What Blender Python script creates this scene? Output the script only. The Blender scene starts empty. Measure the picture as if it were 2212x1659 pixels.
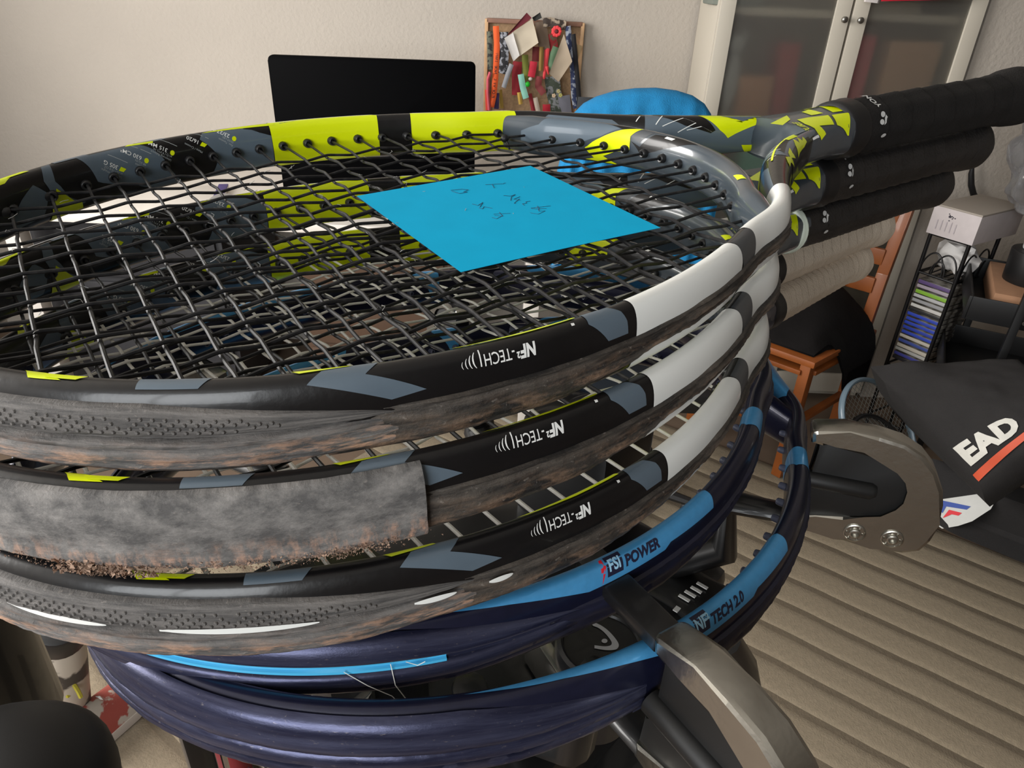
import bpy, bmesh, math, random
import numpy as np
from mathutils import Matrix, Vector, noise
random.seed(7)
S = bpy.context.scene
COL = S.collection
PI = math.pi
# ------------------------------------------------------------------ camera, light, exposure
FPX = 1534.36                                   # focal length in pixels of the 2212 px wide frame
C2W = np.array([[0.998975, 0.045263, 0.0], [0.022532, -0.497289, 0.867292], [0.039257, -0.866403, -0.497799]])
CAMH = 1.40
cam = bpy.data.cameras.new('camera'); camo = bpy.data.objects.new('camera', cam); COL.objects.link(camo)
cam.sensor_fit = 'HORIZONTAL'; cam.sensor_width = 36.0; cam.lens = 36.0 * FPX / 2212
cam.clip_start = 0.01
_r, _d, _f = C2W[:, 0], C2W[:, 1], C2W[:, 2]
_m = Matrix(((_r[0], -_d[0], -_f[0], 0), (_r[1], -_d[1], -_f[1], 0), (_r[2], -_d[2], -_f[2], CAMH), (0, 0, 0, 1)))
camo.matrix_world = _m
S.camera = camo
w = bpy.data.worlds.new('daylight'); S.world = w; w.use_nodes = True
w.node_tree.nodes['Background'].inputs[0].default_value = (0.75, 0.85, 1.0, 1)
w.node_tree.nodes['Background'].inputs[1].default_value = 0.35
def area(name, loc, rot, sx, sy, power, col):
    l = bpy.data.lights.new(name, 'AREA'); l.shape = 'RECTANGLE'; l.size = sx; l.size_y = sy; l.energy = power; l.color = col
    o = bpy.data.objects.new(name, l); COL.objects.link(o); o.location = loc; o.rotation_euler = rot; return o
# daylight entering by the window in the left wall and by the window behind the photographer
area('window_light_left', (-2.26, 0.55, 1.68), (0, -PI/2, 0), 1.25, 2.0, 112, (1.0, 0.97, 0.93))
area('window_light_rear', (-0.95, -1.96, 1.80), (PI/2, 0, 0), 1.7, 1.4, 56, (0.95, 0.98, 1.0))
S.view_settings.view_transform = 'Standard'; S.view_settings.look = 'None'
S.view_settings.gamma = 1.0; S.view_settings.use_curve_mapping = False
S.view_settings.exposure = 0.42

def at(px, py, Y=None, Z=None):                  # the point of the room seen at a place of the photograph, at a known depth or height
    d = C2W @ np.array([(px-1106)/FPX, (py-829.5)/FPX, 1.0])
    k = Y/d[1] if Y is not None else (Z-CAMH)/d[2]
    return Vector((d[0]*k, d[1]*k, CAMH+d[2]*k))

# ------------------------------------------------------------------ materials
def lin(c): return tuple(((v/255)/12.92 if v/255 <= .04045 else ((v/255+.055)/1.055)**2.4) for v in c)+(1.0,)
MATS = {}
def mat(name, col, rough=.5, metal=0., var=0., vscale=30., bump=0., bscale=80., coat=0., trans=0., uv=None, spec=.5, bdist=.002, col2=None, thr=(.45, .6)):
    if name in MATS: return MATS[name]
    m = bpy.data.materials.new(name); m.use_nodes = True; nt = m.node_tree; b = nt.nodes['Principled BSDF']
    b.inputs['Base Color'].default_value = lin(col); b.inputs['Roughness'].default_value = rough; b.inputs['Metallic'].default_value = metal
    b.inputs['Coat Weight'].default_value = coat; b.inputs['Coat Roughness'].default_value = .08
    b.inputs['Transmission Weight'].default_value = trans; b.inputs['Specular IOR Level'].default_value = spec
    tc = nt.nodes.new('ShaderNodeTexCoord'); mp = nt.nodes.new('ShaderNodeMapping')
    nt.links.new(tc.outputs['UV' if uv else 'Object'], mp.inputs[0])
    if uv: mp.inputs['Scale'].default_value = (uv[0], uv[1], 1)
    if var or col2:
        n = nt.nodes.new('ShaderNodeTexNoise'); n.inputs['Scale'].default_value = 1 if uv else vscale; n.inputs['Detail'].default_value = 6
        nt.links.new(mp.outputs[0], n.inputs[0])
        mx = nt.nodes.new('ShaderNodeMix'); mx.data_type = 'RGBA'
        mr = nt.nodes.new('ShaderNodeMapRange'); mr.inputs[1].default_value = thr[0] if col2 else .3; mr.inputs[2].default_value = thr[1] if col2 else .7
        nt.links.new(n.outputs[0], mr.inputs[0]); nt.links.new(mr.outputs[0], mx.inputs[0])
        c = np.array(lin(col)); c2 = np.array(lin(col2)) if col2 else None
        mx.inputs[6].default_value = tuple(np.clip(c*(1-var), 0, 1)[:3])+(1,) if not col2 else lin(col)
        mx.inputs[7].default_value = tuple(np.clip(c*(1+var), 0, 1)[:3])+(1,) if not col2 else lin(col2)
        nt.links.new(mx.outputs[2], b.inputs['Base Color'])
    if bump:
        n2 = nt.nodes.new('ShaderNodeTexNoise'); n2.inputs['Scale'].default_value = 1.0 if uv else bscale; n2.inputs['Detail'].default_value = 5
        nt.links.new(mp.outputs[0], n2.inputs[0]); bp = nt.nodes.new('ShaderNodeBump'); bp.inputs['Strength'].default_value = bump
        bp.inputs['Distance'].default_value = bdist; nt.links.new(n2.outputs[0], bp.inputs['Height']); nt.links.new(bp.outputs[0], b.inputs['Normal'])
    MATS[name] = m; return m
def worn(name, dark, mid, clay, amt=.55, su=(30, 500), rough=.75, metal=0., bst=.6):
    """scuffed moulded plastic: dark body, paler scuffs and clay dust in long streaks; clay lies on the lower ridges (UV v)."""
    m = bpy.data.materials.new(name); m.use_nodes = True; nt = m.node_tree; L = nt.links; b = nt.nodes['Principled BSDF']
    b.inputs['Roughness'].default_value = rough; b.inputs['Metallic'].default_value = metal
    tc = nt.nodes.new('ShaderNodeTexCoord')
    def nz(sx, sy, d=8):
        mp = nt.nodes.new('ShaderNodeMapping'); mp.inputs['Scale'].default_value = (sx, sy, 1); L.new(tc.outputs['UV'], mp.inputs[0])
        n = nt.nodes.new('ShaderNodeTexNoise'); n.inputs['Scale'].default_value = 1; n.inputs['Detail'].default_value = d; n.inputs['Roughness'].default_value = .7
        L.new(mp.outputs[0], n.inputs[0]); return n.outputs[0]
    def rng(s, a, c):
        r = nt.nodes.new('ShaderNodeMapRange'); r.inputs[1].default_value = a; r.inputs[2].default_value = c; L.new(s, r.inputs[0]); return r.outputs[0]
    def mix(f, a, c):
        x = nt.nodes.new('ShaderNodeMix'); x.data_type = 'RGBA'; L.new(f, x.inputs[0])
        if isinstance(a, tuple): x.inputs[6].default_value = a
        else: L.new(a, x.inputs[6])
        x.inputs[7].default_value = c; return x.outputs[2]
    def mul(a, c):
        x = nt.nodes.new('ShaderNodeMath'); x.operation = 'MULTIPLY'; L.new(a, x.inputs[0])
        if isinstance(c, float): x.inputs[1].default_value = c
        else: L.new(c, x.inputs[1])
        return x.outputs[0]
    n1 = nz(*su); n2 = nz(su[0]*3, su[1]*.8); n3 = nz(400, 900, 4); n4 = nz(12, 160)
    c1 = mix(rng(n1, .40, .72), lin(dark), lin(mid))
    sx = nt.nodes.new('ShaderNodeSeparateXYZ'); L.new(tc.outputs['UV'], sx.inputs[0])
    low = rng(sx.outputs[1], -.001, -.009)
    c2 = mix(mul(mul(mul(rng(n2, .46, .62), rng(n4, .35, .6)), low), amt), c1, lin(clay))
    c3 = mix(mul(rng(n3, .62, .74), .35), c2, lin((176, 166, 156)))
    L.new(c3, b.inputs['Base Color'])
    bp = nt.nodes.new('ShaderNodeBump'); bp.inputs['Strength'].default_value = bst; bp.inputs['Distance'].default_value = .0006
    ad = nt.nodes.new('ShaderNodeMath'); ad.operation = 'ADD'; L.new(n1, ad.inputs[0]); L.new(n3, ad.inputs[1]); L.new(ad.outputs[0], bp.inputs['Height'])
    L.new(bp.outputs[0], b.inputs['Normal']); return m

# ------------------------------------------------------------------ mesh helpers
class MB:
    def __init__(s): s.bm = bmesh.new(); s.uv = s.bm.loops.layers.uv.new('UVMap')
    def face(s, vs, mi=0, uv=None):
        try: f = s.bm.faces.new(vs)
        except ValueError: return None
        f.material_index = mi
        if uv:
            for l, c in zip(f.loops, uv): l[s.uv].uv = c
        return f
    def grid(s, P, cu=False, cv=False, mi=0, UV=None, caps=False):
        n, m = len(P), len(P[0]); V = [[s.bm.verts.new(p) for p in r] for r in P]
        for i in range(n if cu else n-1):
            for j in range(m if cv else m-1):
                i2, j2 = (i+1) % n, (j+1) % m
                uv = None
                if UV is not None:
                    uv = [UV[i][j], UV[i2][j], UV[i2][j+1 if j+1 < len(UV[0]) else j2], UV[i][j+1 if j+1 < len(UV[0]) else j2]]
                s.face([V[i][j], V[i2][j], V[i2][j2], V[i][j2]], mi, uv)
        if caps:
            s.face(V[0][::-1], mi); s.face(V[-1], mi)
        return V
    def box(s, c, sz, rot=None, bev=0., mi=0):
        r = bmesh.ops.create_cube(s.bm, size=1.0); vs = r['verts']
        for v in vs: v.co = Vector((v.co.x*sz[0], v.co.y*sz[1], v.co.z*sz[2]))
        fs = set(f for v in vs for f in v.link_faces)
        if bev:
            es = list(set(e for v in vs for e in v.link_edges))
            q = bmesh.ops.bevel(s.bm, geom=es, offset=bev, segments=2, profile=.6, affect='EDGES'); vs = list(set(v for f in q['faces'] for v in f.verts) | set(v for v in vs if v.is_valid))
            fs = set(f for v in vs for f in v.link_faces)
        M = Matrix.Translation(c) @ (rot.to_4x4() if rot is not None else Matrix())
        for v in vs: v.co = M @ v.co
        for f in fs: f.material_index = mi
    def tube(s, pts, r, seg=8, mi=0, closed=False, caps=True, flat=1.0):
        P = [Vector(p) for p in pts]; n = len(P); rings = []; up = None; acc = 0.; UV = []
        for i in range(n):
            a = P[i-1] if (i > 0 or closed) else P[i]; b = P[(i+1) % n] if (i < n-1 or closed) else P[i]
            t = (b-a).normalized()
            if up is None:
                up = Vector((0, 0, 1)) if abs(t.z) < .95 else Vector((0, 1, 0))
            x = t.cross(up).normalized(); y = x.cross(t).normalized(); up = y
            rr = r[i] if isinstance(r, (list, tuple)) else r
            rings.append([P[i]+x*math.cos(2*PI*k/seg)*rr+y*math.sin(2*PI*k/seg)*rr*flat for k in range(seg)])
            if i: acc += (P[i]-P[i-1]).length
            UV.append([(acc, 2*PI*(k/seg)*rr) for k in range(seg+1)])
        s.grid(rings, cu=closed, cv=True, mi=mi, caps=(caps and not closed), UV=None if closed else UV)
    def lathe(s, o, ax, prof, seg=20, mi=0):       # prof: (distance along ax, radius)
        o, ax = Vector(o), Vector(ax).normalized(); x = ax.cross(Vector((0, 0, 1)) if abs(ax.z) < .9 else Vector((1, 0, 0))).normalized(); y = ax.cross(x)
        s.grid([[o+ax*d+(x*math.cos(2*PI*k/seg)+y*math.sin(2*PI*k/seg))*max(r, 1e-6) for k in range(seg)] for d, r in prof], cv=True, mi=mi)
    def cyl(s, a, b, r, r2=None, seg=20, mi=0, bev=0.):
        a, b = Vector(a), Vector(b); r2 = r if r2 is None else r2
        if bev:
            t = (b-a).normalized(); s.tube([a, a+t*bev*.3, a+t*bev, b-t*bev, b-t*bev*.3, b], [r-bev, r-bev*.3, r, r2, r2-bev*.3, r2-bev], seg, mi)
        else: s.tube([a, b], [r, r2], seg, mi)
    def prism(s, poly, o, ax, ay, az, t, mi=0, bev=0.):
        """polygon (x,y) in the frame o,ax,ay, thickness t along az (centred)."""
        A = [s.bm.verts.new(o+ax*p[0]+ay*p[1]+az*(t/2)) for p in poly]; B = [s.bm.verts.new(o+ax*p[0]+ay*p[1]-az*(t/2)) for p in poly]
        fs = [s.face(A, mi), s.face(B[::-1], mi)]; n = len(poly)
        for i in range(n): fs.append(s.face([A[i], B[i], B[(i+1) % n], A[(i+1) % n]], mi))
        if bev:
            es = [e for e in set(e for f in fs[:2] if f for e in f.edges)]
            r = bmesh.ops.bevel(s.bm, geom=es, offset=bev, segments=2, profile=.5, affect='EDGES')
            for f in r['faces']: f.material_index = mi
    def blob(s, c, rad, e=1., rot=None, nu=20, nv=14, mi=0, wob=0., ws=8.):
        sg = lambda v, p: math.copysign(abs(v)**p, v); P = []
        for i in range(nv+1):
            la = -PI/2+PI*i/nv; row = []
            for j in range(nu):
                lo = 2*PI*j/nu
                v = Vector((sg(math.cos(la), e)*sg(math.cos(lo), e)*rad[0], sg(math.cos(la), e)*sg(math.sin(lo), e)*rad[1], sg(math.sin(la), e)*rad[2]))
                if wob: v *= 1+wob*noise.noise(v*ws+Vector(c)*3)
                row.append(Vector(c)+(rot @ v if rot is not None else v))
            P.append(row)
        s.grid(P, cv=True, mi=mi)
    def slab(s, A, B, C, D, th, bulge=0., n=10, mi=0, wob=0., ws=9., droop=None):
        """thick soft sheet on the corners A,B,C,D (A-B one side, D-C the other)."""
        A, B, C, D = map(Vector, (A, B, C, D)); N = (B-A).cross(D-A).normalized(); T = []; U = []
        for i in range(n+1):
            a = i/n; r1 = []; r2 = []
            for j in range(n+1):
                b = j/n; p = (A*(1-a)+B*a)*(1-b)+(D*(1-a)+C*a)*b
                h = bulge*(1-(2*a-1)**4)*(1-(2*b-1)**4)+(wob*noise.noise(p*ws) if wob else 0)
                e = min(a, 1-a, b, 1-b); k = min(1., e*n/1.5)**.5
                r1.append(p+N*(h+th/2*k)); r2.append(p+N*(h-th/2*k))
            T.append(r1); U.append(r2)
        a = s.grid(T, mi=mi); b = s.grid([r[::-1] for r in U], mi=mi)
        rim = lambda V, m: None
        bmesh.ops.remove_doubles(s.bm, verts=[v for r in a+b for v in r], dist=1e-5)
    def build(s, name, mats, parent=None, smooth=40, scale=None):
        me = bpy.data.meshes.new(name)
        if scale:
            for v in s.bm.verts: v.co *= scale
        bmesh.ops.recalc_face_normals(s.bm, faces=s.bm.faces[:])
        s.bm.to_mesh(me); s.bm.free()
        for m in (mats if isinstance(mats, (list, tuple)) else [mats]): me.materials.append(m)
        if smooth:
            me.polygons.foreach_set('use_smooth', [True]*len(me.polygons)); me.set_sharp_from_angle(angle=math.radians(smooth))
        o = bpy.data.objects.new(name, me); COL.objects.link(o)
        if parent: o.parent = parent
        return o
def tag(o, label, cat, group=None):
    o['label'] = label; o['category'] = cat
    if group: o['group'] = group
    return o
def empty(name, label, cat, loc=(0, 0, 0), rotz=0., group=None):
    o = bpy.data.objects.new(name, None); COL.objects.link(o); o.location = loc; o.rotation_euler = (0, 0, rotz); o.empty_display_size = .05
    return tag(o, label, cat, group)
def into(o, root):                               # give a part built in room coordinates to its thing
    o.parent = root; bpy.context.view_layer.update() if False else None
    o.matrix_parent_inverse = (Matrix.Translation(root.location) @ root.rotation_euler.to_matrix().to_4x4()).inverted(); return o
def struct(o): o['kind'] = 'structure'; return o
def copy_to(o, parent):
    c = o.copy(); COL.objects.link(c); c.parent = parent
    for ch in o.children: copy_to(ch, c)
    return c
HL,HW,HP1,HP2,HE=344.385,260.544,1.961,1.908,-.086
def _half():
    t=np.linspace(np.pi,0.2,900);c,s=np.cos(t),np.sin(t)
    p=np.where(c<0,HP1,HP2)
    x=np.sign(c)*abs(c)**(2/p)*HL/2;y=np.sign(s)*abs(s)**(2/p)*HW/2*(1+HE*x/(HL/2))
    P=np.stack([x+6+HL/2,y],1);P[0,1]=0
    P=P[P[:,0]<268]
    K=np.array([P[-12],P[-1],(300,92),(326,70),(348,52),(367,39),(385,29.5),(402,22.5),(420,16.5),(440,12),(462,8.5),(480,7)])
    d=np.r_[0,np.cumsum(np.linalg.norm(np.diff(K,axis=0),axis=1))]
    out=[]
    for i in range(1,len(K)-1):
        a=K[i-1];b=K[i];c_=K[i+1];e=K[i+2] if i+2<len(K) else 2*K[i+1]-K[i]
        m0=(c_-a)/(d[i+1]-d[i-1])*(d[i+1]-d[i]);m1=(e-b)/((d[i+2] if i+2<len(K) else 2*d[i+1]-d[i])-d[i])*(d[i+1]-d[i])
        for q in np.linspace(0,1,40,endpoint=(i==len(K)-2)):
            q2,q3=q*q,q**3
            out.append((2*q3-3*q2+1)*b+(q3-2*q2+q)*m0+(-2*q3+3*q2)*c_+(q3-q2)*m1)
    P=np.r_[P[:-1],np.array(out)]
    s=np.r_[0,np.cumsum(np.linalg.norm(np.diff(P,axis=0),axis=1))]
    ss=np.linspace(0,s[-1],1200)
    X=np.interp(ss,s,P[:,0]);Y=np.interp(ss,s,P[:,1])
    k=np.ones(41)/41
    xs=np.r_[X[40:0:-1],X];ys=np.r_[-Y[40:0:-1],Y]
    xs=np.r_[xs,2*xs[-1]-xs[-2:-42:-1]];ys=np.r_[ys,2*ys[-1]-ys[-2:-42:-1]]
    X=np.convolve(xs,k,'same')[40:-40];Y=np.convolve(ys,k,'same')[40:-40]
    s=np.r_[0,np.cumsum(np.hypot(np.diff(X),np.diff(Y)))]
    return s,X,Y
PS,PX,PY=_half();UMAX=PS[-1]
_tx=np.gradient(PX,PS);_ty=np.gradient(PY,PS);_l=np.hypot(_tx,_ty);_tx/=_l;_ty/=_l
def sgp(v,e): return np.sign(v)*np.abs(v)**e
def path(u):
    a=np.abs(u);sg=np.where(np.asarray(u)<0,-1.,1.)
    x=np.interp(a,PS,PX);y=np.interp(a,PS,PY)*sg
    tx=np.interp(a,PS,_tx);ty=np.interp(a,PS,_ty)
    return x,y,-ty,tx*sg      # point and outward normal
def radii(u):
    a=np.abs(u)
    rx=np.interp(a,[0,380,450,485,515,UMAX],[4.5,4.5,8.,7.,3.6,2.5]);rz=np.interp(a,[0,330,470,515,UMAX],[11,11,11,9.2,6.])
    return rx,rz
def surf(u,ph,off=0.):
    x,y,nx,ny=path(u);rx,rz=radii(u)
    r=(rx+off)*sgp(np.cos(ph),.8);z=(rz+off)*sgp(np.sin(ph),.8)
    return np.stack([x+nx*r,y+ny*r,z+0*x],-1)
def prof(u,r,z):               # point at radial distance r, height z
    x,y,nx,ny=path(u);return np.stack([x+nx*r,y+ny*r,z+0*x],-1)
# bridge: half arc y from -96..96
def bpath(v):                  # v = y in mm
    a=np.abs(v);x=np.where(a<72,336.5-22*(a/60.)**2.05,304.53-.6*(a-72)); return x
def bsurf(v,ph,off=0.):
    x=bpath(v);dx=(bpath(v+.5)-bpath(v-.5));l=np.hypot(1,dx);nx,ny=1/l,-dx/l   # outward (to the throat)
    q=np.clip((np.abs(v)-80)/24.,0,1);rx,rz=5.2-2.2*q,10.5-2.5*q
    r=(rx+off)*sgp(np.cos(ph),.8);z=(rz+off)*sgp(np.sin(ph),.8)
    return np.stack([x+nx*r,v+ny*r,z+0*x],-1)
# ------------------------------------------------------------------ racket geometry (millimetres, x from the tip to the butt)
def gnoise(x, y, s=1.0): return noise.noise(Vector((x*s, y*s, 3.7)))
def cutflat(bm, du, dv, skew=None):
    """cut a flat mesh along a grid so that it can be bent over the frame."""
    xs = [v.co.x for v in bm.verts]; ys = [v.co.y for v in bm.verts]
    for lo, hi, d, no in ((min(xs), max(xs), du, (1, 0, 0)), (min(ys), max(ys), dv, (0, 1, 0))):
        k = math.floor(lo/d)+1
        while k*d < hi:
            bmesh.ops.bisect_plane(bm, geom=bm.verts[:]+bm.edges[:]+bm.faces[:], dist=1e-6, plane_co=(k*d*no[0], k*d*no[1], 0), plane_no=no); k += 1
def polybm(poly):
    bm = bmesh.new(); vs = [bm.verts.new((p[0], p[1], 0)) for p in poly]; f = bm.faces.new(vs)
    bmesh.ops.triangulate(bm, faces=[f]); return bm
def textbm(body, size, bold=0., shear=0., align='LEFT'):
    c = bpy.data.curves.new('t', 'FONT'); c.body = body; c.size = size; c.offset = bold*size; c.shear = shear; c.resolution_u = 3; c.align_x = align
    o = bpy.data.objects.new('t', c); COL.objects.link(o); dg = bpy.context.evaluated_depsgraph_get()
    me = bpy.data.meshes.new_from_object(o.evaluated_get(dg)); bm = bmesh.new(); bm.from_mesh(me)
    bpy.data.objects.remove(o); bpy.data.curves.remove(c); bpy.data.meshes.remove(me); return bm
class Paint:                                     # printed areas bent over a surface; one mesh per area, one per word
    def __init__(s): s.mb = {}; s.n = 0
    def add(s, col, bm, fun, join=False):
        if not join: s.n += 1
        m = s.mb.setdefault(col if join else (col, s.n), MB()); mp = {}
        for v in bm.verts: mp[v] = m.bm.verts.new(fun(v.co.x, v.co.y))
        for f in bm.faces: m.face([mp[v] for v in f.verts])
        bm.free()
    def poly(s, col, poly, fun, du=4., dv=9.):
        bm = polybm(poly); cutflat(bm, du, dv); s.add(col, bm, fun)
    def text(s, col, body, size, fun, bold=0., shear=0., step=1.2, xs=1.0):
        bm = textbm(body, size, bold, shear)
        if not bm.verts: bm.free(); return
        for v in bm.verts: v.co.x *= xs
        cutflat(bm, step, step); s.add(col, bm, fun, True)
def on_frame(off=.12, fun=surf): return lambda u, p: Vector([float(q) for q in fun(np.float64(u), np.radians(p), off)])
def arc_table(u):
    ph = np.radians(np.arange(-200, 300, 1.0)); p = surf(np.full(len(ph), float(u)), ph); s = np.r_[0, np.cumsum(np.linalg.norm(np.diff(p, axis=0), axis=1))]
    return np.degrees(ph), s
def text_frame(u0, p0, du, dp, off=.16):
    """text origin at (u0, phi0); reading along +u if du>0; glyphs rise to larger phi if dp>0."""
    ph, s = arc_table(u0); s0 = np.interp(p0, ph, s); f = on_frame(off)
    def g(x, y, tilt=0.): return f(u0+du*x, float(np.interp(s0+dp*y, s, ph)))
    return g
GX = (488, 690)
def grip_r(x, big=1.0):
    return np.interp(x, [462, 466, 635, 652, 664, 675, 681, 684.5, 685], [15.6, 17.2, 18.0, 19.4, 21.4, 22., 19.5, 12., 0.1])
def grip_surf(x, th, off=0., amp=.8, pitch=24.):
    r = grip_r(x)+off
    saw = ((x/pitch+th/(2*PI)) % 1.0); r = r+amp*(saw-.5)*(1 if 490 < x < 655 else .25)
    k = .55*math.cos(8*th)*(1 if x < 640 else .3)
    return Vector((x, (r+k)*math.cos(th)*1.0, (r+k)*math.sin(th)*.93))
def shaft_w(x): return float(np.interp(x, [400, 414, 430, 445, 462, 494], [27, 25, 21.5, 18.6, 16.6, 16.4]))
def shaft_h(x): return float(np.interp(x, [400, 440, 464], [11, 12, 13.4]))
def shaft_top(x, y, off=.15):
    w = shaft_w(x); q = min(.998, abs(y)/w); return Vector((x, y*(1+(off+.1)/w), shaft_h(x)*(1-q**2.941)**(1/2.941)+off+.1))

MAINS = [-94, -79.5, -66, -53, -41, -29.5, -18, -6, 6, 18, 29.5, 41, 53, 66, 79.5, 94]
CROSS = [30, 46, 61, 75, 87, 99, 111, 123, 134.5, 146.5, 158.5, 171, 184, 197, 211, 224, 237, 252, 268, 285]
_k = int(np.argmax(PY))
def y_in(x): return float(np.interp(x, PX[:_k], PY[:_k])) if x < PX[_k] else float(np.interp(x, PX[_k:], PY[_k:]))
def x_tip(y): return float(np.interp(abs(y), PY[:_k], PX[:_k]))
def x_end(y): return float(bpath(y))-5. if abs(y) < 72 else float(np.interp(-abs(y), -PY[_k:], PX[_k:]))-3.5
def string_bed(root, m_main, m_cross, rad=.66, flat=1.0, jit=.6):
    xe = [x_tip(y)+3.2 for y in MAINS]; rnd = random.Random(5)
    my = [y+rnd.uniform(-jit, jit)*.6 for y in MAINS]; cx = [x+rnd.uniform(-jit, jit) for x in CROSS]; out = []
    A = .78
    for i, y in enumerate(my):
        x0, x1 = x_tip(y)+3., x_end(y); pts = [(x0, y, 0)]; prev = x0
        for j, x in enumerate(cx):
            if not (x0+3 < x < x1-3): continue
            s = 1 if (i+j) % 2 else -1; g = gnoise(i*7.1, x, .03)*jit
            if x-prev > 7: pts.append(((x+prev)/2, y+g, 0))
            pts += [(x-1.6, y+g, A*s*.85), (x, y+g, A*s), (x+1.6, y+g, A*s*.85)]; prev = x
        pts.append((x1, y, 0)); m = MB(); m.tube(pts, rad, 7, flat=flat); out.append(m.build('main_string', m_main, root, scale=.001))
    for j, x in enumerate(cx):
        yy = y_in(x)-4; pts = [(x, -yy, 0)]; prev = -yy
        for i, y in enumerate(my):
            if abs(y) > yy-3: continue
            s = -1 if (i+j) % 2 else 1; g = gnoise(y, j*5.3, .03)*jit
            if y-prev > 7: pts.append((x+g, (y+prev)/2, 0))
            pts += [(x+g, y-1.6, A*s*.85), (x+g, y, A*s), (x+g, y+1.6, A*s*.85)]; prev = y
        pts.append((x, yy, 0)); m = MB(); m.tube(pts, rad, 7, flat=flat); out.append(m.build('cross_string', m_cross, root, scale=.001))
    return out
def grommets(root, m, long=0., k=1.):
    mb = MB(); mb.lathe((0, 0, 0), (1, 0, 0), [(-2.2, 2.5*k), (1.6+long, 2.35*k), (2.6+long, 2.1*k), (2.9+long, 1.7*k), (2.7+long, 1.05*k), (-1, .9*k)], 12)
    p0 = mb.build('grommet', m, root, scale=.001); me = p0.data; first = [p0]
    def put(x, y, dx, dy):
        o = first.pop() if first else bpy.data.objects.new('grommet', me)
        if o.name not in COL.objects: COL.objects.link(o)
        o.parent = root; o.location = (x*.001, y*.001, 0); o.rotation_euler = (0, 0, math.atan2(dy, dx))
    for x in CROSS:
        for s in (-1, 1): put(x, s*(y_in(x)-4.3), 0, -s)
    for y in MAINS:
        put(x_tip(y)+4.2, y, 1, 0); put(x_end(y)+.2, y, -1, 0)

def frame_mesh(root, m_base, m_shaft):
    mb = MB(); us = np.r_[np.linspace(-UMAX, UMAX, 360)]; ph = np.linspace(0, 2*PI, 48, endpoint=False)
    g = surf(us[:, None], ph[None, :]); mb.grid([[tuple(p) for p in r] for r in g], cv=True, UV=[[(u*.001, k*.0016) for k in range(49)] for u in us])
    fr = mb.build('frame', m_base, root, scale=.001)
    mb = MB(); vs = np.linspace(-97, 97, 70); g = bsurf(vs[:, None], ph[None, :]); mb.grid([[tuple(p) for p in r] for r in g], cv=True, caps=True)
    br = mb.build('throat_bridge', m_shaft, root, scale=.001)
    mb = MB(); P = []
    for x in np.linspace(408, 470, 22):
        w, h = shaft_w(x), shaft_h(x); P.append([(x+(6*(1-abs(math.cos(t))**2) if x < 409 else 0), w*math.copysign(abs(math.cos(t))**.68, math.cos(t)), h*math.copysign(abs(math.sin(t))**.68, math.sin(t))) for t in ph])
    mb.grid(P, cv=True, caps=True); mb.build('shaft', m_shaft, root, scale=.001)
    return fr
BPROF = [(3.6, 7.6), (5.0, 7.4), (5.9, 6.6), (6.5, 4.8), (6.9, 2.6), (6.9, .9), (6.4, .2), (5.2, -.1), (5.0, -1.1), (6.2, -1.5), (6.9, -2.2), (6.8, -3.4), (6.0, -3.8), (6.2, -4.3), (7.0, -4.9), (7.1, -6.4), (6.3, -6.9), (6.4, -7.6), (6.6, -8.9), (5.6, -10.4), (3.4, -10.9), (2.2, -10.2)]
def bumper_pt(u, r, z, ue=180., rough=.0):
    h = min(1., max(0.02, (ue-abs(u))/55.))**.7; k = min(1., max(0., (ue+2-abs(u))/42.))
    z2 = z*h if z > 0 else z*(.8+.2*k); r2 = 4.1+(r-4.1)*(.1+.9*k**.8)
    if rough and z < 1: r2 += rough*(gnoise(u, z*6, .12)+.6*gnoise(u, z*9, .5)); z2 += rough*.6*gnoise(u+50, z*5, .08)
    return tuple(float(q) for q in prof(np.float64(u), r2, z2))
def bumper(root, m, ue=180., rough=.35, studs=None, bprof=BPROF):
    mb = MB(); us = np.linspace(-ue, ue, 300); P = []; UV = []
    s = np.r_[0, np.cumsum([math.dist(bprof[i], bprof[i+1]) for i in range(len(bprof)-1)])]
    for u in us:
        P.append([bumper_pt(u, r, z, ue, rough) for r, z in bprof]); UV.append([(u*.001, z*.001) for r, z in bprof])
    mb.grid(P, UV=UV); b = mb.build('bumper_guard', m, root, smooth=50, scale=.001)
    if studs:
        mb = MB()
        for k, (r, z) in enumerate([(6.4, 5.0), (6.7, 3.9), (6.87, 2.8), (6.9, 1.7)]):
            n = 124 if k in (1, 2) else 116
            for q in range(n):
                u = -n*2.6/2+(q+.5*(k % 2))*2.6; a = abs(u)
                if a > 158-abs(k-1.5)*8 or gnoise(u, k*3., .5) > .42: continue
                h = min(1., (ue-a)/55.)**.7
                c = Vector(bumper_pt(u, r, z, ue)); x, y, nx, ny = path(np.float64(u)); n_ = Vector((float(nx), float(ny), .25)).normalized(); t = Vector((-n_.y, n_.x, 0)); v = n_.cross(t)
                ring = [c+(t*math.cos(a_)+v*math.sin(a_))*.62 for a_ in np.linspace(0, 2*PI, 6, endpoint=False)]; top = [c+n_*.42+(t*math.cos(a_)+v*math.sin(a_))*.34 for a_ in np.linspace(0, 2*PI, 6, endpoint=False)]
                A = [mb.bm.verts.new(p) for p in ring]; B = [mb.bm.verts.new(p) for p in top]
                for i in range(6): mb.face([A[i], A[(i+1) % 6], B[(i+1) % 6], B[i]])
                mb.face(B)
        o = mb.build('bumper_studs', studs, root, scale=.001); o['kind'] = 'stuff'
    return b
SPROF = [(3.6, 2.0), (5.0, 1.7), (5.7, 1.3), (5.3, .5), (5.9, -.5), (6.3, -1.5), (5.4, -2.3), (5.9, -3.2), (5.3, -4.4), (3.9, -5.2)]
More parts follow.
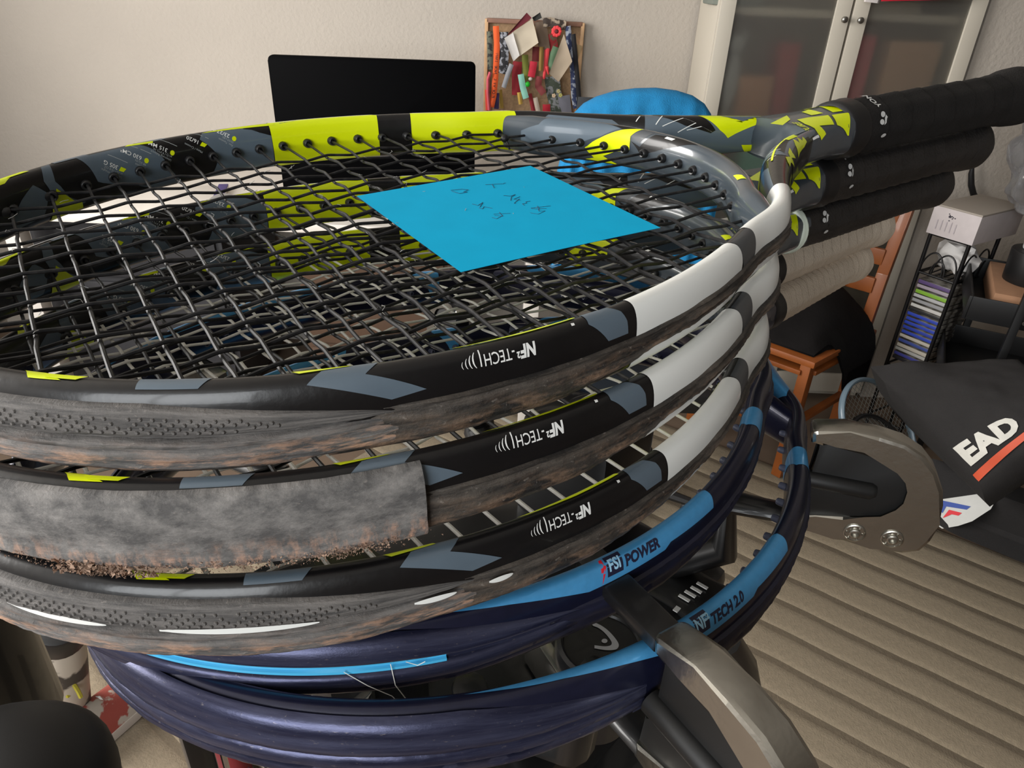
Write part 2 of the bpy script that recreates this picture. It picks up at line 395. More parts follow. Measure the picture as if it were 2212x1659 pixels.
def strips(root, m, u0=163., u1=412., rough=.5):
    for sg in (1, -1):
        mb = MB(); P = []; UV = []
        for u in np.linspace(u0, u1, 160):
            k = min(1, (u1-u)/40, .05+(u-u0)/30); d_ = float(np.interp(u, [u0, 225, 262, u1], [2.05, 1.9, 1.0, .9]))
            P.append([tuple(float(q) for q in prof(np.float64(sg*u), 3.4+(r-3.4)*k+rough*(gnoise(u, z*5, .1)+.7*gnoise(u, z*7, .45))*k, (z*d_ if z < 0 else z)+rough*.7*gnoise(u, z, .07))) for r, z in SPROF]); UV.append([(u*.001, z*.001-.0015) for r, z in SPROF])
        mb.grid(P, UV=UV); mb.build('grommet_strip', m, root, smooth=50, scale=.001)
def handle(root, m_grip, m_collar, amp, pitch, x0=464, logo=None, collar_x=(459, 474)):
    mb = MB(); P = []; UV = []
    xs = np.r_[np.linspace(x0, 655, 230), np.linspace(657, 685, 20)]
    for x in xs: P.append([grip_surf(x, t, 0, amp, pitch) for t in np.linspace(0, 2*PI, 40, endpoint=False)]); UV.append([(x*.001, k*.0026) for k in range(41)])
    mb.grid(P, cv=True, UV=UV); mb.build('grip', m_grip, root, smooth=45, scale=.001)
    mb = MB(); a, b = collar_x
    P = [[Vector((x, r*math.cos(t), r*.93*math.sin(t))) for t in np.linspace(0, 2*PI, 32, endpoint=False)] for x, r in [(a-1, 15.5), (a, 17.4), (a+1, 17.9), (a+(b-a)*.45, 18.3), (a+(b-a)*.5, 18.0), (b-1, 18.7), (b, 18.4), (b+.4, 17.2)]]
    mb.grid(P, cv=True); mb.build('grip_collar', m_collar, root, scale=.001)
    if logo:
        mat_, mb = logo, Paint()
        f = lambda x0_, t0: (lambda x, y: grip_surf(x0_-y, t0-x/17.5, .5+amp*.5, amp, pitch))
        mb.text('logo', 'YONEX', 5.8, f(489, 2.25), bold=.03)
        g = f(488, 2.85)
        def disc(cx, cy, a, b, n=14): return [(cx+a*math.cos(q), cy+b*math.sin(q)) for q in np.linspace(0, 2*PI, n, endpoint=False)]
        mb.poly('logo', disc(1.2, 3.1, 1.7, 2.1), g, 1.5, 1.5); mb.poly('logo', disc(5.6, 1.8, 1.7, 2.1), g, 1.5, 1.5); mb.poly('logo', [(-1.8, 3.6), (-.9, 1.6), (1., .3), (3.4, .2), (5.2, -1.0), (3.6, -2.2), (1.6, -1.4), (0.2, -.9)], g, 1.5, 1.5)
        mb.poly('logo', disc(-7, 1.0, 1.3, 2.3), g, 1.5, 1.5)
        [m_.build('lettering' if k == 'logo' else 'grip_emblem', mat_, root, scale=.001) for k, m_ in mb.mb.items()]
def ubox(u0, u1, p0, p1, r=0.):
    if not r: return [(u0, p0), (u1, p0), (u1, p1), (u0, p1)]
    return [(u0, p0), (u1, p0), (u1, p1), (u0, p1)]

# --- paint of the yellow-white-black racket
def aero_paint(root):
    P = Paint(); F = on_frame(.16); F2 = on_frame(.28); G = on_frame(.1)
    for s in (1, -1):
        # colour bands: yellow on the inner face, white on the outer face
        a, b, c, d = (229.4, 287.9, 306.5, 366) if s > 0 else (251.5, 312.5, 330.5, 392)
        for u0, u1, off in ((a, b, 0), (c, d, 4)):
            e = 90 if s > 0 else (130 if off == 0 else 168)
            P.poly('yellow', [(s*u0, e), (s*(u1-3), e), (s*u1, e+8), (s*(u1+off*.5), 180), (s*u1, 259), (s*u0, 259)], F)
            P.poly('white', [(s*(u0+1.5), e), (s*u0, e-8), (s*u0, -72), (s*(u1+2), -72), (s*(u1+3), 18), (s*(u1+1), 70), (s*(u1-1), e-8), (s*(u1-5), e)], F)
        # thin yellow lines along the rim
        P.poly('yellow', [(s*100, 99), (s*111, 99), (s*109, 86), (s*101.5, 86)], F2); P.poly('yellow', [(s*157, 102), (s*170, 114), (s*171, 99), (s*159, 90)], F2)
        P.poly('yellow', [(s*195, 106), (s*232, 116), (s*232.5, 97), (s*215, 95), (s*198, 101)], F2)
        P.poly('yellow', [(s*93, 119), (s*97.6, 80), (s*105.6, 82), (s*97, 119)], F)
        # grey camouflage
        P.poly('grey', [(s*123.3, 98), (s*139.5, 102), (s*137, 66), (s*123.3, 66)], F)
        P.poly('grey', [(s*160.5, 57), (s*164, 92), (s*169.5, 105), (s*177.5, 100), (s*173.8, 66), (s*187.5, 20), (s*179, 14)], F)
        P.poly('grey', [(s*235, 108), (s*243.6, 96), (s*246.5, 66), (s*247.8, 39), (s*248, 16), (s*240.5, 16), (s*234.5, 62)], F)
        P.poly('darkgrey', [(s*313.5, 93), (s*330, 93), (s*333, 60), (s*338, 0), (s*318, 0), (s*314.5, 40)], G)
    P.poly('grey', [(133.3, 102), (162.8, 101), (169, 140), (174, 182), (180.2, 240), (167, 240), (155, 205), (138, 180), (136.5, 150)], F)
    P.poly('grey', [(195.4, 101), (215.1, 105), (218.6, 160), (223.6, 140), (229.3, 154), (228.8, 250), (193.2, 250), (199.9, 182), (192.7, 134)], F)
    P.poly('grey', [(116.8, 96), (121.0, 92), (118.5, 158), (122.5, 190), (130, 215), (125, 222), (116, 200), (113.5, 150)], F)
    P.poly('grey', [(93, 190), (108, 150), (113, 175), (108, 215), (92, 222)], F)
    P.poly('yellow', [(117.7, 172), (122.2, 189), (125.3, 206), (128, 207), (128.4, 234), (111.4, 250), (113.2, 200)], F2)
    # grey shoulder from the second band to the throat
    for s in (1, -1):
        P.poly('grey', [(s*380.3, 162), (s*386, 119), (s*421.8, 128), (s*430, 150), (s*424, 180), (s*420, 245), (s*372, 245), (s*371, 200)], G)
        P.poly('black', [(s*421.8, 128), (s*438, 140), (s*430, 166)], F)
        P.poly('yellow', [(s*405.8, 219), (s*413.8, 188), (s*426.8, 172), (s*438.4, 171), (s*433, 184), (s*433, 215), (s*428, 228), (s*423.7, 235), (s*417, 243), (s*427.7, 257), (s*406.7, 257), (s*411.6, 240)], F2)
        P.poly('grey', [(s*440, 40), (s*470, 40), (s*535, 60), (s*535, 240), (s*440, 240)], on_frame(.1), 6, 8)
        P.poly('black', [(s*443.8, 84), (s*471.3, 92), (s*479.4, 160), (s*476.7, 168), (s*461.8, 144)], F)
        P.poly('yellow', [(s*470.4, 92), (s*483.9, 86), (s*494.7, 150), (s*511.4, 97), (s*532.6, 86), (s*532, 96), (s*487.5, 180), (s*482, 160)], F2)
        P.poly('grey', [(s*484, 92), (s*509, 92), (s*496.5, 130)], on_frame(.38))
        P.poly('yellow', [(s*512.3, 148), (s*524.4, 128), (s*525.8, 144), (s*515.4, 164)], F2); P.poly('yellow', [(s*497.4, 201), (s*506.9, 206), (s*509.1, 254), (s*502.8, 254)], F2)
        for l in (((461, 110), (467.7, 134)), ((467.7, 134), (457.8, 164)), ((449.2, 146), (461, 110)), ((437.1, 101), (434.8, 132)), ((449.7, 94), (445.6, 141)), ((462.7, 158), (470.9, 147)), ((470.9, 147), (477.2, 164))):
            (a, b), (c, d) = l; P.poly('white', [(s*a, b), (s*(a+.5), b+1.5), (s*(c+.5), d+1.5), (s*c, d)], F2)
        # outer face of the arms: black with yellow flames
        P.poly('black', [(s*420, -60), (s*438, 60), (s*470, 66), (s*494, 60), (s*496, -60)], on_frame(.18), 6, 8)
        P.poly('yellow', [(s*474, 88), (s*465, 66), (s*458, 28), (s*466, 34), (s*478, 36), (s*486, 46), (s*486, 74), (s*480, 60), (s*480, 84), (s*473, 60)], F2)
        if s < 0: P.poly('yellow', [(s*430, 118), (s*530, 104), (s*530, 98), (s*480, 104), (s*430, 110)], F2, 6, 8)
        P.poly('yellow', [(s*440, 60), (s*446, 74), (s*456, 78), (s*450, 62), (s*449, 40), (s*444, 52)], F2); P.poly('yellow', [(s*427, 52), (s*430, 66), (s*437, 78), (s*442, 60), (s*440, 26), (s*435, 52)], F2)
    B1, B2 = on_frame(.12, bsurf), on_frame(.24, bsurf)
    P.poly('yellow', [(53.3, 188), (45.9, 164), (34.4, 122), (23.9, 94), (29.3, 144), (28.8, 180), (33.2, 184), (37.4, 188), (43.6, 206), (33.9, 241), (53.1, 232), (48.5, 218)], B2, 4, 8)
    P.poly('black', [(41.8, 98), (26.5, 96), (34.4, 122)], B1, 4, 8); P.poly('darkgrey', [(23.9, 94), (16.5, 110), (23.3, 159), (29.3, 144)], B1, 4, 8)
    P.poly('black', [(22.8, 170), (15.2, 115), (-2, 96), (-13.8, 98), (-2, 140), (11.9, 171), (21.4, 186), (28.6, 159)], B1, 4, 8)
    P.poly('white', [(8.7, 123), (7.8, 111), (2.0, 111), (3.4, 124)], B2, 4, 8); P.poly('yellow', [(-57, 126), (-60.5, 96), (-64.9, 90), (-63.3, 122)], B2, 4, 8)
    P.poly('black', [(-52, 200), (-40, 240), (-60, 250), (-66, 215)], B1, 4, 8); P.poly('grey', [(84, 168), (75, 141), (71, 88), (46, 92), (36, 118), (45.9, 160), (60, 190), (84, 190)], on_frame(.06, bsurf), 4, 8)
    T = lambda x, y: shaft_top(x, y)
    for q in ([(448.3, 15.5), (463.4, 13), (458.9, 9.6), (445.4, 9.2)], [(457.2, 9), (467, 8.8), (460.5, -7.2), (450.5, -5.4)], [(437.8, 6), (446.3, 7.8), (444.7, -3.3), (435.5, -2.5)], [(446, -8), (459.5, -9.6), (451, -18.6), (440.5, -16.5)],
              [(428.9, -4.6), (443.9, -7.2), (438.1, -16.2), (425, -16), (425.4, -21), (419, -23.4), (417.5, -21), (418.9, -17.5), (417.5, -12), (420.3, -4.5)], [(400.9, -2.2), (423.8, 5.1), (417.6, -2.2), (404, -8)]):
        P.poly('yellow', q, T, 2.5, 2.5)
    P.poly('white', [(410, -23.6), (417, -21.9), (417, -23), (410, -24.4)], lambda x, y: shaft_top(x, y, .3), 2, 2)
    P.text('yellow', 'PURE', 5.6, lambda x, y: shaft_top(413.5+x*.2-y*.98, -21.5+x*.98+y*.2, .25), bold=.015, shear=.3)
    # lettering
    f = text_frame(-217.2, 60, 1, -1, .3)
    P.text('lettering', 'NF', 4.6, f, bold=.045, shear=.12, xs=.76); P.text('lettering', '²', 4.3, lambda x, y: f(x+4.75, y), bold=.02, xs=.7)
    P.text('lettering', '-TECH', 4.3, lambda x, y: f(x+6.1, y), bold=.004, xs=.70); P.text('lettering', '|', 4.6, lambda x, y: f(x+14.9, y-.3))
    for i in range(4): P.text('lettering', ')', 4.2-.75*i, lambda x, y: f(x+16.6+i*1.15, y+.4*i), bold=-.004)
    P.poly('lettering', [(-229.5, 82), (-230.5, 80), (-230.3, 72), (-229.3, 72)], F2, 2, 4)
    for i, (u, p, big, sm, sm2) in enumerate([(152, 170, '305 G', 'e/-7) / 10.8 OZ', 'Unstrung Weight'), (164.5, 162, '630 CM²', '98 SQ.IN', 'Headsize'), (178, 156, '315 MM', 'e/-7) / 9 PTS HL', 'Unstrung Balance'), (194.5, 150, '16/20', '', 'Mains / Crosses'), (210.5, 145, '23/27 KG', '50/59 LBS', 'Rec. Tension')]):
        ph, s_ = arc_table(u); s0 = np.interp(p, ph, s_); ca, sa = math.cos(.62), math.sin(.62)
        def f(x, y, u=u, ph=ph, s_=s_, s0=s0): return on_frame(.2)(u-(x*ca+y*sa), float(np.interp(s0-(x*sa-y*ca), s_, ph)))
        P.text('lettering', big, 2.7, lambda x, y: f(x+2.6, y), bold=.008); P.text('fineprint', sm2, 1.45, lambda x, y: f(x-.4, y+3.9), step=2)
        if sm: P.text('fineprint', sm, 1.45, lambda x, y: f(x-.2, y+2.3), step=2)
        q = [(-1.2, -.2), (1.4, -.2), (1.9, 1.9), (-.4, 1.6)] if i in (0, 3) else [(1.1*math.cos(a)+.2, 1.25*math.sin(a)+.8) for a in np.linspace(0, 2*PI, 10, endpoint=False)]
        P.poly('yellow', q, f, 2, 2)
        if i < 4: P.poly('fineprint', [(-1, -3), (-1, -3.25), (8, -3.25), (8, -3)], f, 3, 3)
    names = {'yellow': 'yellow_paint', 'white': 'white_paint', 'grey': 'grey_paint', 'darkgrey': 'dark_grey_paint', 'black': 'black_paint', 'lettering': 'lettering', 'fineprint': 'fine_print'}
    M = {'yellow': M_YEL, 'white': M_WHT, 'grey': M_GREY, 'darkgrey': M_DGREY, 'black': M_BLK, 'lettering': M_LET, 'fineprint': M_FINE}
    for k, mb in P.mb.items(): k = k if isinstance(k, str) else k[0]; mb.build(names[k], M[k], root, smooth=60, scale=.001)
def drive_paint(root, which):
    P = Paint(); F = on_frame(.12); F2 = on_frame(.2)
    for s in (-1, 1):
        P.poly('blue', [(s*112, 97), (s*140, 82), (s*158, 62), (s*184, 25), (s*217, 27), (s*220, 37), (s*247, 34), (s*249, 100), (s*247, 135), (s*200, 135), (s*140, 112)], F)
        P.poly('blue', [(s*322.5, 215), (s*323, 150), (s*322.5, 69), (s*324.5, 30), (s*319, 10), (s*309, 10), (s*308.5, 33), (s*305.5, 108), (s*312, 150), (s*317, 186), (s*319, 215)], F)
        P.poly('blue', [(s*384, 100), (s*381, 117), (s*386, 150), (s*397, 182), (s*400, 225), (s*470, 225), (s*470, 40), (s*400, 40), (s*390, 70)], F, 6, 12)
    s = -1
    if which == 4:
        f = text_frame(-191, 47, -1, 1)
        P.poly('navy', [(.2, -1.2), (6.6, -1.2), (7.7, 5.2), (1.2, 5.2)], f, 1.2, 1.2); g = text_frame(-191, 47, -1, 1, .24)
        P.text('paleblue', 'FSI', 5.0, lambda x, y: g(x+1.1, y+.3), bold=.03, shear=.17, xs=.84); P.text('navy', 'POWER', 4.7, lambda x, y: f(x+7.8, y-.5), bold=.045, shear=.17, xs=.95)
        P.poly('red', [(-.7, 4.8), (.5, 5.0), (-.1, 2.7), (.6, 2.5), (-2.0, -2.9), (-1.2, .9), (-1.9, .9)], f, 2, 2)
    else:
        f = text_frame(-185.5, 42, -1, 1); g = text_frame(-185.5, 42, -1, 1, .24)
        P.poly('navy', [(.2, -.6), (6.8, -.6), (7.9, 5.6), (1.2, 5.6)], f, 1.2, 1.2)
        P.text('paleblue', 'NF²', 5.0, lambda x, y: g(x+.8, y+.7), bold=.03, shear=.17, xs=.84); P.text('navy', 'TECH 2.0', 4.7, lambda x, y: f(x+8.0, y-.3), bold=.045, shear=.17, xs=.92)
    M = {'blue': M_BLUE, 'navy': M_NAVYINK, 'paleblue': M_PALEB, 'red': M_REDINK}; N = {'blue': 'light_blue_paint', 'navy': 'lettering', 'paleblue': 'lettering', 'red': 'flash_print'}
    for k, mb in P.mb.items(): k = k if isinstance(k, str) else k[0]; mb.build(N[k], M[k], root, smooth=60, scale=.001)
# ------------------------------------------------------------------ materials of the rackets
M_YEL = mat('yellow lacquer', (214, 228, 0), .32, coat=.25); M_WHT = mat('white lacquer', (226, 227, 223), .35, coat=.3, col2=(206, 200, 188), vscale=18, thr=(.6, .8)); M_GREY = mat('blue grey lacquer', (84, 97, 108), .4, coat=.3, var=.06, vscale=60)
M_DGREY = mat('dark grey lacquer', (66, 69, 72), .42, coat=.2); M_BLK = mat('black lacquer', (17, 15, 15), .32, coat=.2, spec=.35); M_LET = mat('white print', (225, 225, 222), .5); M_FINE = mat('pale print', (160, 165, 165), .5)
M_BLUE = mat('light blue lacquer', (74, 152, 206), .36, metal=.25, coat=.2, var=.05, vscale=400); M_NAVYINK = mat('navy ink', (24, 26, 52), .5); M_PALEB = mat('pale blue ink', (150, 195, 222), .5); M_REDINK = mat('red ink', (206, 30, 44), .5)
M_BASE = mat('racket black', (17, 16, 17), .32, coat=.25, spec=.35, var=.2, vscale=50, bump=.05, bscale=300); M_TEAL = mat('shaft slate', (58, 66, 73), .28, coat=.6, var=.08, vscale=40)
M_GRIPB = mat('black overgrip', (24, 22, 21), .9, bump=.5, bscale=900, var=.25, vscale=60, spec=.25); M_GRIPT = mat('tan overgrip', (196, 182, 164), .8, bump=.4, bscale=700, var=.06, vscale=50)
M_RUB = mat('black rubber', (20, 20, 22), .45, bump=.1); M_STR = mat('black string', (21, 21, 23), .5, col2=(46, 45, 45), vscale=260, thr=(.5, .72), spec=.3); M_STRW = mat('white string', (214, 212, 204), .5, var=.05)
M_GROM = mat('black grommet', (26, 26, 27), .4); M_GROMN = mat('blue grey grommet', (70, 74, 92), .4)
M_BUMP = worn('worn bumper', (58, 56, 55), (126, 121, 117), (202, 154, 120), 1.); M_STRIP = worn('worn grommet strip', (24, 22, 21), (92, 84, 76), (184, 146, 116), .8, rough=.6)
M_BUMPN = worn('navy bumper', (38, 40, 64), (84, 87, 112), (130, 122, 122), .25, su=(14, 220), rough=.3, metal=.6, bst=.12); M_NAVY = mat('navy lacquer', (26, 28, 50), .3, metal=.4, coat=.25, var=.1, vscale=300)
M_TAPE = worn('grey protection tape', (78, 76, 75), (138, 134, 130), (206, 158, 128), 1., su=(110, 170), rough=.85); M_FLAKE = mat('flaked tape', (150, 124, 106), .95, var=.6, vscale=300)
M_LOGO = mat('grey print', (190, 190, 188), .5); M_NOTE = mat('blue paper', (0, 156, 198), .95, spec=.15, var=.03, vscale=60); M_INK = mat('dark ink', (14, 58, 92), .6); M_COLW = mat('white collar', (196, 204, 190), .5)
POSE = [[[0.82314, -0.56738, -0.02285, -0.19642], [0.56589, 0.82298, -0.04971, 0.18634], [0.04701, 0.02799, 0.9985, 1.30557]],
        [[0.79001, -0.61237, -0.02992, -0.18879], [0.61252, 0.79044, -0.00493, 0.17002], [0.02667, -0.01444, 0.99954, 1.28232]],
        [[0.76129, -0.64824, -0.01463, -0.17935], [0.6483, 0.76139, -0.00124, 0.16201], [0.01194, -0.00854, 0.99989, 1.257]],
        [[0.69825, -0.71575, 0.01192, -0.1507], [0.71523, 0.69824, 0.03006, 0.16033], [-0.02984, -0.01246, 0.99948, 1.2358]],
        [[0.64446, -0.76449, -0.01544, -0.11814], [0.76217, 0.64062, 0.09333, 0.14023], [-0.06146, -0.07191, 0.99552, 1.21833]]]
def pose(k): return Matrix(POSE[k]+[[0, 0, 0, 1]])
RG = 'tennis rackets stacked on the stringing machine'
R = []
for k, lb in enumerate(['topmost tennis racket of the stack, yellow and white bands, blue note on its black strings',
                        'second racket from the top, its head tip wrapped in frayed grey tape',
                        'third racket from the top, studded worn bumper and white strings, right above the blue rackets',
                        'upper one of the two blue rackets, with FSI POWER lettering and a bright blue groove',
                        'lowest racket of the stack, navy and blue, clamped, NF2 TECH 2.0 lettering']):
    o = bpy.data.objects.new('tennis_racket', None); COL.objects.link(o); o.empty_display_size = .05; o.matrix_world = pose(k); R.append(tag(o, lb, 'tennis racket', RG))
# racket 1 with everything, 2 and 3 are copies of its parts
frame_mesh(R[0], M_BASE, M_TEAL); aero_paint(R[0]); grommets(R[0], M_GROM); strips(R[0], M_STRIP)
for k in (1, 2):
    for ch in list(R[0].children): copy_to(ch, R[k])
bump = bumper(R[0], M_BUMP, studs=M_BUMP)
for ch in list(R[0].children):
    if ch.name.startswith('bumper'): copy_to(ch, R[2])
string_bed(R[0], M_STR, M_STR)
ss = [c for c in R[0].children if 'string' in c.name]
for c in ss: copy_to(c, R[1])
string_bed(R[2], M_STRW, M_STRW, .72, flat=.8)
handle(R[0], M_GRIPB, M_RUB, .8, 24, logo=M_LOGO); M_GRIPB2 = mat('worn black overgrip', (32, 30, 29), .5, bump=.3, bscale=500, var=.3, vscale=50)
handle(R[1], M_GRIPB2, M_RUB, 1.3, 15, logo=M_LOGO); handle(R[2], M_GRIPB2, M_COLW, 1.3, 9, logo=M_LOGO, collar_x=(460, 465))
# a tied-off string end on the topmost racket
mb = MB(); mb.blob((281, 79.5, .4), (2.3, 2.3, 2.2)); mb.tube([(281, 79, 0), (281.5, 77, -2), (282, 76, -5)], .6, 6); mb.build('string_knot', M_STR, R[0], scale=.001)
# frayed slivers of string
mb = MB(); rnd = random.Random(3)
for i in range(70):
    x, y = rnd.choice(CROSS[:17])+rnd.uniform(-2, 2), rnd.choice(MAINS[1:-1])+rnd.uniform(-2, 2); a = rnd.uniform(0, 6.3); l = rnd.uniform(1.2, 4)
    mb.tube([(x, y, 1.2), (x+l*.5*math.cos(a), y+l*.5*math.sin(a), 1.9), (x+l*math.cos(a+.7), y+l*math.sin(a+.7), 1.6+rnd.random())], .11, 3)
o = mb.build('string_fray', mat('frayed string', (150, 150, 148), .5), R[0], scale=.001); o['kind'] = 'stuff'
# racket 2: protection tape around the head tip, torn at its lower edge
mb = MB(); P = []; UV = []; rnd = random.Random(8)
us = np.linspace(-177.3, 150, 320)
for u in us:
    n = gnoise(u, 2., .06)+.5*gnoise(u, 8., .3); row = []; uv = []
    tear = -10.2-.9*max(0, n)*(1 if u > -165 else 0)
    for q, (r, z) in enumerate([(3.0, 10.6), (4.4, 10.4), (5.4, 9.2), (6.6, 7), (7.2, 4), (7.3, .5), (7.1, -2), (7.0, -4.5), (7.4, -7), (7.1, -8.8), (6.2, tear), (5.2, tear-.6), (4.0, tear+.4)]):
        w_ = .28*gnoise(u, z*.8, .05)+.15*gnoise(u, z*2, .4)+(.35*max(0, gnoise(u*.7+z*1.5, 9, .09)) if 60 < u+177 < 140 else 0)
        row.append(tuple(float(t) for t in prof(np.float64(u), r+w_, z))); uv.append((u*.001, z*.001))
    P.append(row); UV.append(uv)
mb.grid(P, UV=UV); mb.build('protection_tape', M_TAPE, R[1], smooth=50, scale=.001)
mb = MB()
for i in range(1500):
    u = rnd.choice([rnd.gauss(-103, 9), rnd.gauss(-103, 6), rnd.gauss(-140, 12), rnd.gauss(-160, 6), rnd.uniform(-172, -40)]); z = rnd.uniform(-11.6, -8.2) if abs(u+103) < 14 else rnd.uniform(-10.6, -7.5)
    c = Vector([float(t) for t in prof(np.float64(u), 7.2+rnd.uniform(-.3, 1.), z)]); d = lambda s: Vector((rnd.uniform(-s, s), rnd.uniform(-s, s), rnd.uniform(-s, s)))
    s = rnd.uniform(.15, 1.0 if abs(u+103) < 12 else .5); a, b, e, g = c+d(s), c+d(s), c+d(s), c+d(s*.6)
    V = [mb.bm.verts.new(v) for v in (a, b, e, g)]
    for f in ((0, 1, 2), (0, 2, 3), (0, 3, 1), (1, 3, 2)): mb.face([V[t] for t in f])
o = mb.build('tape_flakes', M_FLAKE, R[1], smooth=0, scale=.001); o['kind'] = 'stuff'
# racket 3: stretches of white string lying in the bumper groove
for u0, u1, zz in ((-62, -90, -.5), (-103, -140, -.6), (-163, -174, -.6), (-183, -190, -.6)):
    mb = MB(); n = 26; P = []
    for i in range(n+1):
        u = u0+(u1-u0)*i/n; k = math.sin(PI*min(1, max(.04, i/n*.98+.01)))**.5
        P.append([tuple(float(q) for q in prof(np.float64(u), 6.15+.35*k, zz+q2*.95*k)) for q2 in (-1, -.6, 0, .6, 1)])
    mb.grid(P); mb.build('string_in_groove', M_WHT, R[2], scale=.001)
# the two blue rackets, without strings
NPROF = [(3.4, 9.6), (4.9, 9.0), (6.2, 7.6), (7.0, 5.4), (7.3, 3.2), (7.1, 2.2), (6.2, 1.7), (5.0, 1.3), (5.0, -2.0), (6.2, -2.5), (6.9, -3.2), (7.1, -5), (6.9, -6.6), (6.2, -7.0), (6.3, -7.5), (6.6, -8.6), (5.6, -10.2), (3.4, -10.9), (2.2, -10.2)]
frame_mesh(R[3], M_NAVY, M_NAVY); drive_paint(R[3], 4); grommets(R[3], M_GROMN, .3, .68); strips(R[3], mat('navy strip', (24, 25, 44), .5, var=.3, uv=(80, 900)), rough=.35)
for ch in list(R[3].children):
    if not any(q in ch.name for q in ('paint', 'lettering', 'print')): copy_to(ch, R[4])
drive_paint(R[4], 5)
bumper(R[3], M_BUMPN, 182, .08, bprof=NPROF); bumper(R[4], M_BUMPN, 166, .22, bprof=[(3.4, 10.2), (4.9, 9.6), (6.0, 7.8), (6.6, 5.6), (6.5, 4.4), (6.9, 3.2), (7.1, 1.4), (7.0, -.4), (6.4, -1.0), (6.9, -1.7), (7.2, -3.4), (6.9, -5.2), (5.6, -5.7), (5.5, -6.4), (6.6, -6.9), (6.9, -8.4), (5.8, -10.2), (3.4, -10.9), (2.2, -10.2)])
mb = MB(); P = []
for u in np.linspace(-139, 120, 200):
    g = gnoise(u, 1, .05)
    P.append([tuple(float(q) for q in prof(np.float64(u), r, z)) for r, z in ((5.2, 1.7), (5.9, 1.2), (5.9, .4), (5.25+.25*g, -.2+.5*g), (5.25+.25*g, -.7+.5*g), (6.0, -1.2), (6.1, -2.0), (5.2, -2.5))])
mb.grid(P); mb.build('groove_liner', mat('bright blue liner', (72, 170, 214), .35, coat=.3), R[3], scale=.001)
mb = MB()
for pts in ([(-112, 6.4, -.8), (-118, 8, -5), (-124, 9, -9), (-128, 11, -14), (-132, 12, -9)], [(-124, 6.2, .6), (-125, 8, -6), (-128, 9, -12), (-129, 9.5, -19)], [(-128, 6.2, .5), (-131, 7, -.6), (-133, 7, .4)]):
    Q = [Vector([float(q) for q in prof(np.float64(u), r, z)]) for u, r, z in pts]; mb.tube([Q[i].lerp(Q[i+1], t) for i in range(len(Q)-1) for t in (0, .5)]+[Q[-1]], .14, 4)
mb.build('loose_thread', M_STRW, R[3], scale=.001)
handle(R[3], M_GRIPT, M_RUB, .5, 16); handle(R[4], M_GRIPT, M_RUB, .5, 12, collar_x=(458, 476))
# ------------------------------------------------------------------ the paper note
n_ = bpy.data.objects.new('paper_note', None); COL.objects.link(n_); n_.matrix_world = pose(0); tag(n_, 'bright blue square paper note with handwriting, lying on the topmost racket strings', 'note')
NC = [Vector((169.5, 22.5)), Vector((259.5, 23)), Vector((255, -73)), Vector((168, -69.5))]
def note_pt(a, b, off=0.):
    p = NC[0].lerp(NC[1], a).lerp(NC[3].lerp(NC[2], a), b); return Vector((p.x, p.y, 1.75+.5*math.sin(a*3)*b*.6+off))
mb = MB(); mb.grid([[note_pt(i/20, j/20, .12) for j in range(21)] for i in range(21)]); mb.grid([[note_pt(i/20, j/20, -.0) for j in range(21)] for i in range(21)])
mb.build('paper_sheet', M_NOTE, n_, scale=.001)
mb = MB()
for st in ([(232.6, 4.6), (224.7, 7.8)], [(227.5, 6.6), (225.5, 1.7)], [(232.9, 5.5), (234, 5.3)], [(223.4, -9.3), (225.6, -11.4), (228.5, -10.8), (225.2, -12.6), (222.4, -16.4)], [(228.6, -14.2), (224.5, -15.6), (226, -18.4)], [(226.8, -16.4), (221.9, -20.0)], [(221.6, -20.4), (222.2, -20.7)],
           [(229, -21.3), (226.9, -21.1), (226.2, -22.8), (224.3, -22.4), (223.8, -24.6)], [(232.9, -30.7), (224.3, -28.8)], [(228, -28), (226.6, -31.8), (224, -29.4)], [(229.5, -32.5), (226.4, -31), (225, -33.6), (227.4, -34.6), (222.6, -36.4), (220.8, -33.4)],
           [(207.4, 8.6), (212.4, 7.4), (214.4, 5.2), (211, 3.6), (212.4, 2.6), (208.4, 2.6), (207.2, 7.4)], [(206.2, -12.0), (207.2, -14.9), (211, -12.6), (206.9, -17)], [(210.4, -21), (208.6, -17.4), (206.6, -19.6), (206, -17.8)], [(213.6, -29.8), (207.2, -27.2)], [(210.4, -26.4), (208.9, -31.4), (206.8, -28.6)], [(209.6, -30.4), (205.4, -32.4), (204.6, -30.2)]):
    Q = []
    for i in range(len(st)-1):
        for t in (0, .34, .67): Q.append((st[i][0]*(1-t)+st[i+1][0]*t, st[i][1]*(1-t)+st[i+1][1]*t))
    Q.append(st[-1]); mb.tube([(x, y, 2.08+.0) for x, y in Q], .14, 5, flat=.5)
mb.build('handwriting', M_INK, n_, scale=.001)
for o in n_.children: o.location.z = .0002
